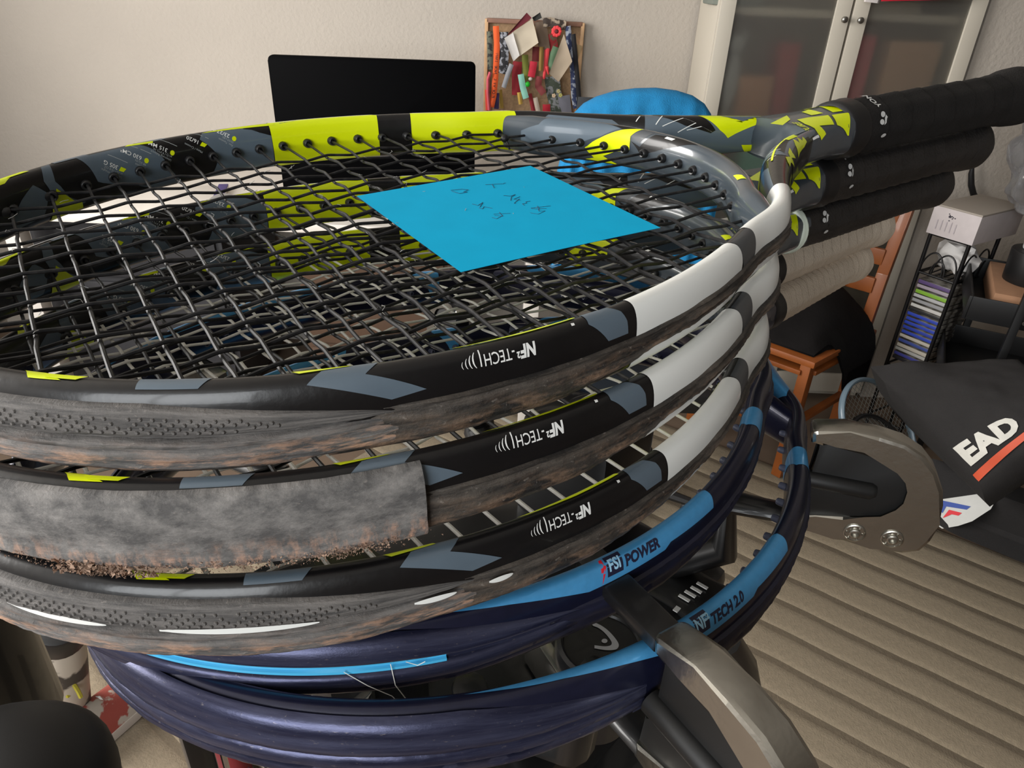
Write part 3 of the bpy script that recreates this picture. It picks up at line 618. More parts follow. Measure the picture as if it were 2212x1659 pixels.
# ------------------------------------------------------------------ the room
M_WALL = mat('plaster', (176, 168, 158), .9, bump=.7, bscale=75, bdist=.0035, var=.02, vscale=6); M_CEIL = mat('ceiling paint', (168, 164, 158), .9); M_WALL2 = mat('dark paint', (112, 104, 96), .9); M_FLOOR = mat('wood floor', (104, 88, 74), .6, var=.08, vscale=12)  # unseen right and front walls and ceiling darkened to cut bounced light
XL, XR, YB, YF, ZC = -2.2, 3.4, -1.9, 2.76, 2.7
mb = MB(); mb.box((.6, .18, -.05), (5.8, 5.4, .1)); struct(mb.build('floor', M_FLOOR))
mb = MB(); mb.box((.6, .18, ZC+.05), (5.8, 5.4, .1)); struct(mb.build('ceiling', M_CEIL))
mb = MB(); mb.box((.6, YF+.05, 1.35), (5.8, .1, 2.7)); struct(mb.build('wall_back', M_WALL))
mb = MB(); mb.box(((1.392+XR)/2, (2.465+YF)/2, 1.35), (XR-1.392, YF-2.465, 2.7)); struct(mb.build('wall_corner', M_WALL))  # wall jog added so the cabinet casts no shadow on it
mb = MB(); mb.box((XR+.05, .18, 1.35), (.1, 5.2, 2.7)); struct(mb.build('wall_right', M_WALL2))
def wall_hole(name, frame_name, ax, c, lo, hi, h0, h1, z0, z1):
    mb = MB()
    def bx(a0, a1, b0, b1):
        if ax == 'x': mb.box((c, (a0+a1)/2, (b0+b1)/2), (.1, a1-a0, b1-b0))
        else: mb.box(((a0+a1)/2, c, (b0+b1)/2), (a1-a0, .1, b1-b0))
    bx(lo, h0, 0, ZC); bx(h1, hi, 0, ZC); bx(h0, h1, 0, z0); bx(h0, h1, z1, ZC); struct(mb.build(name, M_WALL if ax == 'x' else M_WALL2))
    mb = MB(); t = .05
    def fb(a0, a1, b0, b1):
        if ax == 'x': mb.box((c, (a0+a1)/2, (b0+b1)/2), (.06, a1-a0, b1-b0))
        else: mb.box(((a0+a1)/2, c, (b0+b1)/2), (a1-a0, .06, b1-b0))
    fb(h0, h0+t, z0, z1); fb(h1-t, h1, z0, z1); fb(h0, h1, z0, z0+t); fb(h0, h1, z1-t, z1); fb((h0+h1)/2-.03, (h0+h1)/2+.03, z0, z1)
    struct(mb.build(frame_name, M_CEIL))
wall_hole('wall_left', 'window_1', 'x', XL-.05, -1.95, 2.85, -.45, 1.55, .95, 2.35)
wall_hole('wall_front', 'window_2', 'y', YB-.05, -2.25, 3.45, -1.8, -.1, 1.08, 2.52)
mb = MB(); mb.box((-.75, YF-.008, .04), (2.5, .016, .08)); struct(mb.build('baseboard_back', M_CEIL))
# striped rug: woven ribs
M_RUG = mat('beige rug', (132, 120, 101), .95, bump=.6, bscale=260, var=.10, vscale=90); M_RUGD = mat('taupe rug stripe', (102, 91, 75), .95, bump=.6, bscale=260, var=.10, vscale=90)
rug = empty('striped_rug', 'large beige rug with ribbed diagonal stripes covering the floor', 'rug', (.333, 1.08, 0), math.radians(-35.2))
mb = MB(); mb.box((0, 0, .006), (2.3, 2.06, .008), bev=.002); mb.build('rug_base', M_RUGD, rug)
first = None
for i in range(21):
    y = -.98+i*.098
    if first is None:
        mb = MB(); n = 60
        mb.grid([[(-1.145+2.29*i_/n, .0435*math.cos(PI*j/6)+.004*noise.noise(Vector((i_*.35, j*.2, 1))), .0085+.004*max(0., math.sin(PI*j/6))**.5+.0012*noise.noise(Vector((i_*.5, j*.7, 4)))) for j in range(7)] for i_ in range(n+1)]); first = mb.build('rug_rib', M_RUG, rug); o = first
    else: o = first.copy(); COL.objects.link(o); o.parent = rug
    o.location = (0, y, 0)
# ------------------------------------------------------------------ desk, monitor
M_WHITE = mat('white melamine', (212, 206, 198), .45); M_SCREEN = mat('black glass', (2, 2, 3), .6, spec=.03); M_ALU = mat('aluminium', (190, 192, 195), .35, metal=1.)
dk = empty('desk', 'white desk with drawers standing at the back wall under the black monitor', 'desk', (-.75, 2.40, 0))
mb = MB(); mb.box((0, 0, .725), (1.7, .70, .03), bev=.004); mb.build('desk_top', M_WHITE, dk)
for x in (-.8, .8):
    for y in (-.3, .3):
        mb = MB(); mb.box((x, y, .362), (.05, .05, .696), bev=.004); mb.build('leg', M_WHITE, dk)
for x, nm, m in ((-.52, 'drawer_and_shade_unit', mat('dark grey under-desk shade', (44, 44, 47), .5)), (.28, 'drawer_and_shade_unit', mat('brown drawers', (82, 62, 48), .5, var=.1, vscale=15))):  # added dark grey unit stands for shade under the desk; brown one is drawers
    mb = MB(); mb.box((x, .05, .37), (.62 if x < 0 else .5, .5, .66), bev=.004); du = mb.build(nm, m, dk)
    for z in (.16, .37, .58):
        mb = MB(); mb.box((x, -.205, z), (.58 if x < 0 else .46, .016, .19), bev=.003); q = mb.build('unit_front', m, du); mb = MB(); mb.box((x, -.218, z+.05), (.12, .012, .012), bev=.003); h = mb.build('handle', M_ALU, du)
mo = empty('monitor', 'wide black computer monitor with rounded corners standing on the desk', 'monitor', (-.437, 2.2, .741), math.radians(3))
def rrect(w, h, r, n=6):
    P = []
    for cx, cy, a0 in ((w/2-r, h/2-r, 0), (-w/2+r, h/2-r, PI/2), (-w/2+r, -h/2+r, PI), (w/2-r, -h/2+r, 3*PI/2)):
        for i in range(n+1): a = a0+PI/2*i/n; P.append((cx+r*math.cos(a), cy+r*math.sin(a)))
    return P
X3, Y3, Z3 = Vector((1, 0, 0)), Vector((0, 1, 0)), Vector((0, 0, 1))
tl = Matrix.Rotation(math.radians(-.2), 3, 'Y')
mb = MB(); mb.prism(rrect(.585, .40, .014), Vector((0, 0, .241)), tl @ X3, tl @ Z3, Y3, .02, bev=.003); mb.build('screen', M_SCREEN, mo)
mb = MB(); mb.box((0, .05, .12), (.12, .012, .24), bev=.004); mb.box((0, .02, .19), (.1, .06, .05), bev=.004); mb.build('stand', M_ALU, mo)
mb = MB(); mb.box((0, .06, .004), (.2, .17, .008), bev=.003); mb.build('foot', M_ALU, mo)
bk = empty('paper_pad', 'white paper pad with a violet edge lying on the left of the desk', 'paper', (-1.05, 2.22, .741), .25)
mb = MB(); mb.box((0, 0, .006), (.21, .29, .011), bev=.001); mb.build('sheets', M_WHITE, bk); mb = MB(); mb.box((.09, 0, .0135), (.03, .29, .004), bev=.001); mb.build('violet_band', mat('violet card', (62, 48, 120), .6), bk)
ms = MB(); ms.blob((-.93, 2.18, .757), (.034, .058, .017), .8, mi=0); tag(ms.build('mouse', mat('silver plastic', (150, 150, 152), .35, metal=.4)), 'silver computer mouse on the desk beside the paper pad', 'mouse')
# ------------------------------------------------------------------ memo board with lanyards and ribbons
BY = 2.72
M_X = None; M_WOOD = mat('pale pine', (196, 158, 118), .6, var=.12, vscale=25); M_WOODB = mat('brown wood', (128, 92, 74), .6, var=.15, vscale=25); M_CORK = mat('cork', (150, 122, 92), .9, var=.2, vscale=120)
bd = empty('memo_board', 'wood framed memo board on the back wall hung full of ribbons and lanyards', 'memo board', (.022, 2.742, 1.11))
mb = MB(); mb.box((0, .004, -.03), (.33, .008, .36)); mb.build('cork_panel', M_CORK, bd)
for c, sz, m in (((-.165, -.006, -.03), (.012, .024, .38), M_WOOD), ((.165, -.006, -.03), (.012, .024, .38), M_WOOD), ((0, -.006, .155), (.33, .024, .014), M_WOODB), ((0, -.006, -.215), (.33, .024, .014), M_WOODB)):
    mb = MB(); mb.box(c, sz, bev=.002); mb.build('frame_bar', m, bd)
bi = 0
def hang(name, label, cat, pts, wpx, col, d=.0, end=None, loop=False, grp='things hanging on the memo board', col2=None):
    """a hanging strip of woven band: centre line seen at pts, its width, and its distance in front of the board."""
    global bi
    bi += 1; Y = BY-.012-.0035*(bi % 8)-d; P = [at(x, y, Y) for x, y in pts]; Q = []
    for i in range(len(P)-1):
        for t in (0, .25, .5, .75): Q.append(P[i].lerp(P[i+1], t))
    Q.append(P[-1]); k = BY/FPX*1.0; mb = MB(); A = []
    for i, q in enumerate(Q):
        a = Q[max(0, i-1)]; b = Q[min(len(Q)-1, i+1)]; t = (b-a).normalized(); s = Vector((t.z, 0, -t.x)); wv = wpx*k/2*1.0
        f = i/(len(Q)-1); w0 = wv*(1 if not isinstance(end, (int, float)) else 1+(end-1)*f)
        A.append([q+s*(w0*c)+Y3*(-.0022*math.cos(c*2.4)-.002*math.sin(i*1.1)) for c in (-1, -.5, 0, .5, 1)])
    n = len(A); m = 5; B = [[p+Y3*.0014 for p in r] for r in A]
    ring = [A[i]+B[i][::-1] for i in range(n)]; mb.grid(ring, cv=True, caps=True)
    o = mb.build(name, mat(f'{name} cloth {bi}', col, .8, bump=.2, bscale=300, col2=col2, vscale=70, thr=(.5, .56)))
    return tag(o, label, cat, grp)
def c6(l): return [(1030+x*.14467, 20+y*.14467) for x, y in l]
lan = hang('lanyard', 'wide orange lanyard with black letters at the left of the memo board', 'lanyard', c6([(285, 250), (300, 500), (290, 800), (275, 1050), (250, 1300), (215, 1460)]), 11.5, (226, 92, 40), .02)
P = Paint()
def lan_pt(x, y):
    t = x; a = c6([(302, 640), (290, 800), (275, 1050), (245, 1330)]); q = t*3/1.0; i = min(2, int(q)); f = q-i
    px = a[i][0]*(1-f)+a[i+1][0]*f; py = a[i][1]*(1-f)+a[i+1][1]*f; return at(px-y, py, BY-.056)
L_ = 'POIVIL NOE SNAPI'[::-1]
for i, ch in enumerate(L_): P.text('ink', ch, 7.5, lambda x, y, i=i: lan_pt((i+.2)/len(L_)+(5.0-x)*.0085, y-2.6) if False else lan_pt(min(.999, max(0, (i+.9)/len(L_)-x*.011)), 2.6-y), bold=.02, step=20)
o = P.mb['ink'].build('lettering', mat('black print', (30, 22, 20), .6), lan)
hang('lanyard', 'narrow pink lanyard loop left of the orange lanyard', 'lanyard', c6([(200, 940), (165, 1050), (165, 1250), (185, 1510)]), 6, (214, 96, 110), .025)
hang('ribbon', 'red ribbon end at the lower left corner of the memo board', 'ribbon', c6([(150, 1200), (160, 1510)]), 8, (214, 66, 50), .0)
hang('ribbon', 'violet ribbon end beside the orange lanyard', 'ribbon', c6([(300, 1250), (290, 1490)]), 10, (66, 54, 100))
hang('ribbon', 'grey-green patterned band in the upper left corner of the memo board', 'ribbon', c6([(190, 330), (195, 600), (200, 900)]), 11, (96, 98, 84), col2=(40, 42, 40))
hang('ribbon', 'black and white patterned scarf between the orange lanyard and the white flag', 'scarf', c6([(400, 340), (410, 600), (400, 860), (380, 960)]), 18, (40, 40, 44), col2=(150, 152, 160))
hang('strap', 'grey strap with fine print slanting below the white flag', 'strap', c6([(520, 820), (460, 980), (400, 1170)]), 9, (150, 152, 158), .012)
hang('ribbon', 'pale yellow ribbon end below the patterned scarf', 'ribbon', c6([(350, 1200), (375, 1480)]), 7, (178, 148, 70))
hang('ribbon', 'dark crimson ribbon rosette tail in the middle of the memo board', 'ribbon', c6([(610, 780), (590, 1000), (590, 1280)]), 18, (132, 24, 34), .008)
hang('ribbon', 'golden ribbon tail hanging under the crimson ribbon', 'ribbon', c6([(630, 1240), (655, 1420)]), 8, (196, 160, 76), .012)
hang('strap', 'mint green wrist strap hanging aslant in the middle of the memo board', 'strap', c6([(655, 970), (690, 1180), (735, 1330)]), 12, (140, 200, 182), .022)
hang('ribbon', 'olive ribbon hanging above the green ball', 'ribbon', c6([(720, 680), (725, 850), (740, 1060)]), 12, (110, 116, 44))
hang('ribbon', 'bright crimson band to the right of the olive ribbon', 'ribbon', c6([(850, 780), (830, 920), (810, 1010)]), 14, (182, 34, 54), .01)
hang('ribbon', 'dark maroon band hanging high in the middle of the memo board', 'ribbon', c6([(890, 560), (880, 780)]), 15, (92, 22, 22))
hang('ribbon', 'dull gold band beside the maroon band', 'ribbon', c6([(965, 560), (955, 920)]), 8, (134, 106, 50))
hang('ribbon', 'coral red ribbon hanging in a long point', 'ribbon', c6([(1050, 580), (1030, 830), (1000, 1040)]), 10, (222, 70, 76), .014, end=.5)
hang('ribbon', 'short coral red ribbon tail right of the long coral ribbon', 'ribbon', c6([(1045, 850), (1070, 975)]), 7, (216, 66, 70), .016, end=.4)
hang('ribbon', 'red and brown rosette band at the upper right of the memo board', 'ribbon', c6([(1110, 360), (1140, 520), (1150, 700)]), 18, (134, 32, 34), col2=(90, 76, 58))
hang('ribbon', 'grey-green cloth strip behind the beige pennant', 'ribbon', c6([(1180, 560), (1110, 760), (1120, 900)]), 12, (92, 122, 92))
hang('ribbon', 'narrow dark red ribbon at the lower middle of the memo board', 'ribbon', c6([(790, 1260), (850, 1540)]), 8, (140, 34, 44))
hang('ribbon', 'white ribbon at the lower middle of the memo board', 'ribbon', c6([(870, 1320), (920, 1540)]), 9, (190, 176, 160))
hang('ribbon', 'brown-pink ribbon knot right below the crimson band', 'ribbon', c6([(930, 1000), (915, 1150), (1000, 1260)]), 13, (126, 56, 56))
hang('pennant', 'small red pennant at the lower right of the memo board', 'pennant', c6([(1040, 1420), (1040, 1550)]), 15, (170, 26, 44), .004)
hang('scarf', 'dark green and grey cloth hanging at the lower right of the memo board', 'scarf', c6([(1120, 1000), (1150, 1250), (1230, 1550)]), 30, (62, 70, 58), col2=(120, 122, 124))
hang('cloth', 'grey cloth at the lower right behind the green and grey cloth', 'cloth', c6([(1300, 1290), (1330, 1560)]), 24, (112, 112, 122))
hang('lanyard', 'navy lanyard with white dots at the right side of the memo board', 'lanyard', c6([(1360, 250), (1380, 500), (1420, 720), (1440, 1000), (1450, 1300), (1480, 1480)]), 11, (42, 52, 86), .018, col2=(150, 156, 168))
hang('lanyard', 'black lanyard at the right edge of the memo board', 'lanyard', c6([(1440, 370), (1480, 800), (1510, 1100), (1530, 1400)]), 9, (18, 18, 24), .02)
hang('scarf', 'black and beige scarf draped over the top right corner of the memo board', 'scarf', c6([(990, 200), (1100, 190), (1250, 230), (1330, 240)]), 16, (60, 50, 44), .012, col2=(150, 136, 118))
hang('cloth', 'brown cloth hanging between the white flag and the red rosette', 'cloth', c6([(950, 180), (980, 400), (1010, 600)]), 22, (112, 94, 78), -.004)
def quad(name, label, cat, q, col, d, th=.003, bul=.006, wob=.004, **k):
    global bi
    bi += 1; Y = BY-.03-d; mb = MB(); A, B, C, D = [at(x, y, Y-.004*(i % 2)) for i, (x, y) in enumerate(c6(q))]
    mb.slab(A, B, C, D, th, bul, 8, wob=wob, ws=30); return tag(mb.build(name, mat(f'{name} {bi}', col, .85, **k)), label, cat, 'things hanging on the memo board')
quad('flag', 'square white cloth flag with curled corner at the top of the memo board', 'flag', [(830, 140), (920, 500), (640, 700), (520, 350)], (190, 178, 158), .03)
quad('flag', 'folded white flag corner hanging from the white cloth flag', 'flag', [(410, 430), (540, 350), (640, 690), (545, 780)], (202, 198, 194), .036)
quad('booklet', 'dark red booklet standing above the white cloth flag', 'booklet', [(745, 50), (820, 130), (520, 350), (440, 400)], (92, 22, 34), .012, wob=0)
quad('pennant', 'black pennant tip behind the white cloth flag', 'pennant', [(945, 45), (970, 130), (860, 180), (825, 125)], (34, 34, 32), .008)
quad('pennant', 'beige pennant with a pointed tip at the right of the memo board', 'pennant', [(1300, 370), (1425, 780), (1220, 1085), (1080, 960)], (168, 152, 132), .028)
quad('card', 'cream card sticking out behind the right edge of the memo board', 'card', [(1490, 510), (1575, 555), (1500, 800), (1470, 760)], (186, 160, 120), -.02)
mb = MB(); c = at(*c6([(760, 1120)])[0], BY-.05); mb.blob(c, (.0085, .0085, .009)); tag(mb.build('ball', mat('green ball', (24, 176, 34), .5)), 'small bright green ball dangling in the middle of the memo board', 'ball')
mb = MB(); c = at(*c6([(800, 1040)])[0], BY-.045); mb.blob(c, (.007, .006, .006), wob=.15); tag(mb.build('charm', mat('white charm', (196, 190, 184), .5)), 'small white charm right above the green ball', 'charm')
mb = MB(); c = at(*c6([(1190, 330)])[0], BY-.05)
for i in range(9): a = 2*PI*i/9; mb.blob(c+Vector((.011*math.cos(a), 0, .011*math.sin(a))), (.007, .004, .007), nu=8, nv=6)
mb.blob(c-Y3*.003, (.007, .004, .007), nu=8, nv=6, mi=1); tag(mb.build('rosette', [mat('coral ribbon', (222, 62, 66), .7), mat('dark ribbon', (92, 22, 26), .7)]), 'coral red rosette at the top right of the memo board', 'rosette')
for i, (x, y, cc, lb) in enumerate([(1150, 1290, (206, 180, 150), 'pale pink flower charm on the dark green cloth'), (1220, 1225, (178, 166, 120), 'cream flower charm above the pink flower charm'), (1250, 1285, (176, 172, 100), 'yellowish flower charm right of the pink flower charm')]):
    mb = MB(); c = at(*c6([(x, y)])[0], BY-.055)
    for k in range(5): a = 2*PI*k/5; mb.blob(c+Vector((.004*math.cos(a), 0, .004*math.sin(a))), (.0035, .002, .0035), nu=8, nv=6)
    tag(mb.build('flower_charm', mat(f'flower {i}', cc, .7)), lb, 'charm')
# ------------------------------------------------------------------ chair with the blue towel
M_BLKP = mat('black plastic', (24, 24, 25), .5); M_TOWEL = mat('blue towel', (22, 122, 176), .95, bump=.6, bscale=350, var=.08, vscale=50)
ch = empty('desk_chair', 'dark desk chair hidden under the blue towel in front of the memo board', 'chair', (.3, 1.98, 0), PI)
mb = MB(); mb.slab((-.19, -.02, .62), (.19, -.02, .62), (.16, -.03, 1.13), (-.16, -.03, 1.13), .035, .02); mb.build('backrest', M_BLKP, ch)
mb = MB(); mb.box((0, .22, .47), (.44, .42, .06), bev=.02); mb.build('seat', M_BLKP, ch); mb = MB(); mb.box((0, -.02, .54), (.06, .02, .24), bev=.005); mb.build('back_bar', M_BLKP, ch)
mb = MB(); mb.cyl((0, .22, .08), (0, .22, .44), .025); mb.build('column', M_BLKP, ch)
for k in range(5):
    a = 2*PI*k/5+.3; mb = MB(); mb.tube([(.03*math.cos(a), .22+.03*math.sin(a), .09), (.26*math.cos(a), .22+.26*math.sin(a), .06)], [.02, .014], 8); mb.blob((.26*math.cos(a), .22+.26*math.sin(a), .036), (.026, .018, .026), nu=10, nv=8); mb.build('foot', M_BLKP, ch)
mb = MB(); prof_ = [(1200, 390), (1215, 330), (1238, 250), (1262, 226), (1290, 211), (1330, 199), (1375, 193), (1420, 192), (1465, 198), (1500, 209), (1522, 224), (1536, 246), (1548, 320), (1552, 390)]
top = [at(x, y, 1.93) for x, y in prof_]; n = len(top); rows = []
ctr = sum(top, Vector())/n
def fold(i): return .006*math.sin(i*2.6+.4)*(1 if i < n*.55 else .45)
Q = []
for i in range(n-1):
    for t in (0, .2, .4, .6, .8): Q.append(top[i].lerp(top[i+1], t))
Q.append(top[-1])
for k, (dy, sc, dz) in enumerate([(0.07, .97, -.42), (.065, .985, -.22), (.06, .99, -.06), (.05, .99, -.008), (.025, 1.0, .002), (0, 1., 0.), (-.022, 1., -.012), (-.035, .995, -.045), (-.04, .99, -.16), (-.042, .985, -.30), (-.044, .98, -.45)]):
    r = []
    for i, q in enumerate(Q):
        f = abs(i/(len(Q)-1)*2-1); zt = q.z; x = ctr.x+(q.x-ctr.x)*sc
        z = min(zt, max(.66, zt+dz)); r.append(Vector((x+.002*math.sin(i*.9+k)*(k > 6), q.y+dy+(.0075*math.sin(i*.95+.2*k)*min(1, max(0, (k-6)/3)) if i < len(Q)*.6 else .003*math.sin(i*.8)*(k > 6)), z)))
    rows.append(r)
V = mb.grid(rows); mb.grid([[p+Vector((0, .004 if k < 5 else .004, -.003)) for p in r] for k, r in enumerate(rows)])
tag(mb.build('towel', M_TOWEL, smooth=80), 'bright blue towel draped over the back of the desk chair', 'towel')
# ------------------------------------------------------------------ cabinet with frosted glass doors
M_CAB = mat('white cabinet', (196, 189, 175), .5); M_FROST = mat('frosted glass', (214, 212, 206), .40, trans=.95); M_KNOB = mat('steel knob', (160, 158, 152), .3, metal=1.); M_CABI = mat('cabinet inside', (176, 166, 150), .7)
CX0, CX1, CY = .578, 1.372, 2.45
cb = empty('cabinet', 'tall white cabinet with two frosted glass doors at the back wall', 'cabinet', ((CX0+CX1)/2, CY, 0)); cw = CX1-CX0
def cbox(name, c, s, m, bev=.002, par=None):
    mb = MB(); mb.box(c, s, bev=bev); return mb.build(name, m, par or cb)
for s in (-1, 1): cbox('side_panel', (s*(cw/2-.009), .155, 1.0), (.018, .27, 2.0), M_CAB)
cbox('back_panel', (0, .286, 1.0), (cw, .006, 2.0), M_CABI); cbox('base_board', (0, .155, .04), (cw-.04, .26, .08), M_CAB); cbox('top_board', (0, .155, 1.99), (cw-.04, .27, .018), M_CAB)
SH = [.42, .76, 1.02, 1.335, 1.66]
for z in SH: cbox('shelf', (0, .16, z), (cw-.04, .25, .022), M_CAB)
for s in (-1, 1):
    mb = MB(); x0, x1 = (s*cw/2, s*.004); lo, hi = min(x0, x1), max(x0, x1); st = .046
    d = cbox('door', ((lo+hi)/2-(hi-lo)/2+st/2, 0, 1.0), (st, .02, 1.94), M_CAB); d2 = cbox('door_stile', ((lo+hi)/2+(hi-lo)/2-st/2, 0, 1.0), (st, .02, 1.94), M_CAB, par=cb); d2.parent = d
    for z in (.07, 1.93): q = cbox('door_rail', ((lo+hi)/2, 0, z), (hi-lo-2*st, .02, .08), M_CAB); q.parent = d
    q = cbox('glass_pane', ((lo+hi)/2, 0, 1.0), (hi-lo-2*st+.01, .005, 1.8), M_FROST, 0); q.parent = d
    mb = MB(); kx = s*.024; mb.tube([(kx, -.009, 1.325), (kx, -.02, 1.325), (kx, -.023, 1.325), (kx, -.032, 1.325), (kx, -.034, 1.325)], [.004, .004, .009, .009, .006], 14); q = mb.build('knob', M_KNOB, d)
items = [('box', 'grey box behind the left frosted door, above the brown basket', .64, .12, 1.346, (.16, .14, .18), (120, 126, 118)), ('basket', 'brown basket behind the left frosted door', .745, .13, 1.031, (.11, .16, .12), (176, 128, 92)),
         ('box', 'teal box low behind the left frosted door', .80, .1, .771, (.12, .14, .15), (96, 176, 156)), ('box', 'red box low behind the left frosted door', .655, .1, .771, (.07, .12, .13), (214, 70, 72)),
         ('box', 'dark red box beside the left door stile', .835, .14, 1.031, (.06, .14, .22), (150, 58, 58)), ('box', 'white box behind the right frosted door', 1.0, .07, 1.031, (.06, .1, .17), (238, 232, 228)),
         ('box', 'pinkish red box behind the right frosted door', 1.065, .1, 1.031, (.05, .12, .25), (206, 84, 92)), ('box', 'brown cardboard box behind the right frosted door', 1.22, .12, 1.031, (.16, .16, .24), (180, 146, 118)), ('box', 'grey-green box on the upper shelf behind the right door', 1.1, .14, 1.346, (.2, .14, .14), (160, 150, 130)), ('box', 'tan box low behind the right frosted door', 1.15, .12, .771, (.2, .16, .16), (190, 164, 140))]
for nm, lb, x, dy, z, sz, col in items:
    mb = MB(); mb.box((x, CY+.035+sz[1]/2, z+sz[2]/2+.001), sz, bev=.006); o = mb.build('storage_'+nm, mat('stored '+lb[:24], col, .7)); tag(o, lb, nm, 'things kept in the cabinet')
mb = MB(); c = Vector((.665, CY+.07, 1.125)); mb.blob(c, (.035, .03, .092)); mb.blob(c+Vector((0, -.004, .115)), (.032, .028, .03)); mb.blob(c+Vector((-.024, 0, .14)), (.012, .009, .012), nu=10, nv=8); mb.blob(c+Vector((.024, 0, .14)), (.012, .009, .012), nu=10, nv=8); tag(mb.build('soft_toy', mat('pale plush', (176, 180, 178), .9)), 'pale soft toy behind the left frosted door', 'toy')
mb = MB(); mb.slab((.985, 2.40, 1.375), (1.03, 2.40, 1.372), (1.03, 2.41, 1.9), (.985, 2.41, 1.9), .02, .006); o1 = mb.build('sleeve', mat('white cotton', (214, 206, 204), .9))
mb = MB(); mb.slab((1.032, 2.395, 1.378), (1.27, 2.395, 1.392), (1.27, 2.41, 1.95), (1.032, 2.41, 1.95), .03, .008, wob=.004); o2 = mb.build('sports_shirt', mat('red cotton', (186, 14, 40), .9, bump=.3, bscale=300)); tag(o2, 'red sports shirt with a white sleeve hanging on the right cabinet door', 'shirt'); o1.parent = o2
mb = MB(); mb.tube([(1.13, 2.41, 1.92), (1.13, 2.41, 2.0), (1.13, 2.45, 2.02), (1.13, 2.49, 2.0)], .004, 8); mb.build('hanger_hook', M_KNOB, o2)
# ------------------------------------------------------------------ wooden chair with the black jacket
M_OAK = mat('orange stained wood', (134, 72, 28), .45, var=.14, vscale=18, coat=.15)
e1 = Vector((.75, .66, 0)).normalized(); e2 = Vector((-.75, .66, 0)).normalized()
wc = empty('wooden_chair', 'orange-brown wooden chair with a ladder back in front of the cabinet', 'chair', (.886, 1.87, 0)); SW = .37
def wp_(a, b, z): return e1*a+e2*b+Z3*z
def beam(name, p, q, w, t, par, m=M_OAK, side=None):
    mb = MB(); a, b = Vector(p), Vector(q); d = (b-a).normalized(); s = (side or Vector((0, 0, 1))).cross(d)
    s = s.normalized() if s.length > 1e-4 else Vector((1, 0, 0)); u = d.cross(s)
    R_ = Matrix((s, d, u)).transposed(); mb.box((a+b)/2, (w, (b-a).length, t), R_, bev=.004); return mb.build(name, m, par)
RZ = Matrix((e1, e2, Z3)).transposed()
mb = MB(); mb.box(wp_(SW/2, SW/2, .44), (SW+.02, SW+.02, .022), RZ, bev=.006); mb.build('seat', M_OAK, wc)
for a, b in ((.02, .02), (.02, SW-.02)): beam('leg', wp_(a, b, .015), wp_(a, b, .43), .034, .034, wc, side=e1)
for b in (.02, SW-.02):
    mb = MB(); pts = [wp_(SW-.02, b, .015), wp_(SW-.02, b, .44), wp_(SW-.005, b, .64), wp_(SW+.025, b, .86)]
    for i in range(3):
        a_, b_ = pts[i], pts[i+1]; d = (b_-a_).normalized(); R_ = Matrix((e2, d.cross(e2), d)).transposed(); mb.box((a_+b_)/2, (.036, .03, (b_-a_).length+.006), R_, bev=.005)
    mb.build('back_post', M_OAK, wc)
for z, k in ((.81, .02), (.69, .0), (.60, -.012)): beam('back_rail', wp_(SW-.01+k, .03, z), wp_(SW-.01+k, SW-.03, z), .05 if z < .8 else .075, .018, wc, side=e1)
for z in (.18,):
    beam('stretcher', wp_(.02, .03, z), wp_(.02, SW-.03, z), .025, .018, wc, side=Z3); beam('stretcher', wp_(.03, .02, z+.03), wp_(SW-.03, .02, z+.03), .025, .018, wc, side=Z3); beam('stretcher', wp_(.03, SW-.02, z+.03), wp_(SW-.03, SW-.02, z+.03), .025, .018, wc, side=Z3)
for a, b, c, d in ((.03, .02, SW-.03, .02), (.02, .03, .02, SW-.03), (.03, SW-.02, SW-.03, SW-.02)): beam('apron', wp_(a, b, .40), wp_(c, d, .40), .05, .016, wc, side=Z3)
M_JKT = mat('black jacket cloth', (17, 15, 15), .95, bump=.5, bscale=120, var=.3, vscale=14, spec=.2)
mb = MB(); o_ = Vector((.886, 1.87, 0)); nA, nB = 22, 22; T = []; U = []
for i in range(nA+1):
    a = .018+i/nA*.41; r = []; u = []; sd = min(1., max(0., (a-.10)/.09)); sd = sd*sd*(3-2*sd)
    for j in range(nB+1):
        b = .012*(1-sd)-.085*sd+j/nB*(.37+.085*sd); over_a = max(0, a-.36); h = .458+.115*min(1, max(0, (a-.018)/.13))**.7*min(1, max(0, (b-.005)/.12))**.6*min(1, max(.3, (.43-a)/.12))*min(1, max(.2, (.40-b)/.1))
        oa = max(0, -b-.004)
        z = h+.02*min(1, i/5)*noise.noise(Vector((a*9, b*9, 2.2)))-1.9*oa-.5*over_a
        p = o_+wp_(min(a, .34), max(b, -.034), z); e = min(i, nA-i, j, nB-j); t = .018*min(1, e/2)
        r.append(p+Z3*t); u.append(Vector((p.x, p.y, max(.453, p.z-.02) if (0 <= a <= .37 and b >= 0) else p.z-.012)))
    T.append(r); U.append(u)
mb.grid(T); mb.grid([r[::-1] for r in U]); tag(mb.build('jacket', M_JKT, smooth=80), 'black jacket thrown over the seat of the wooden chair', 'jacket')
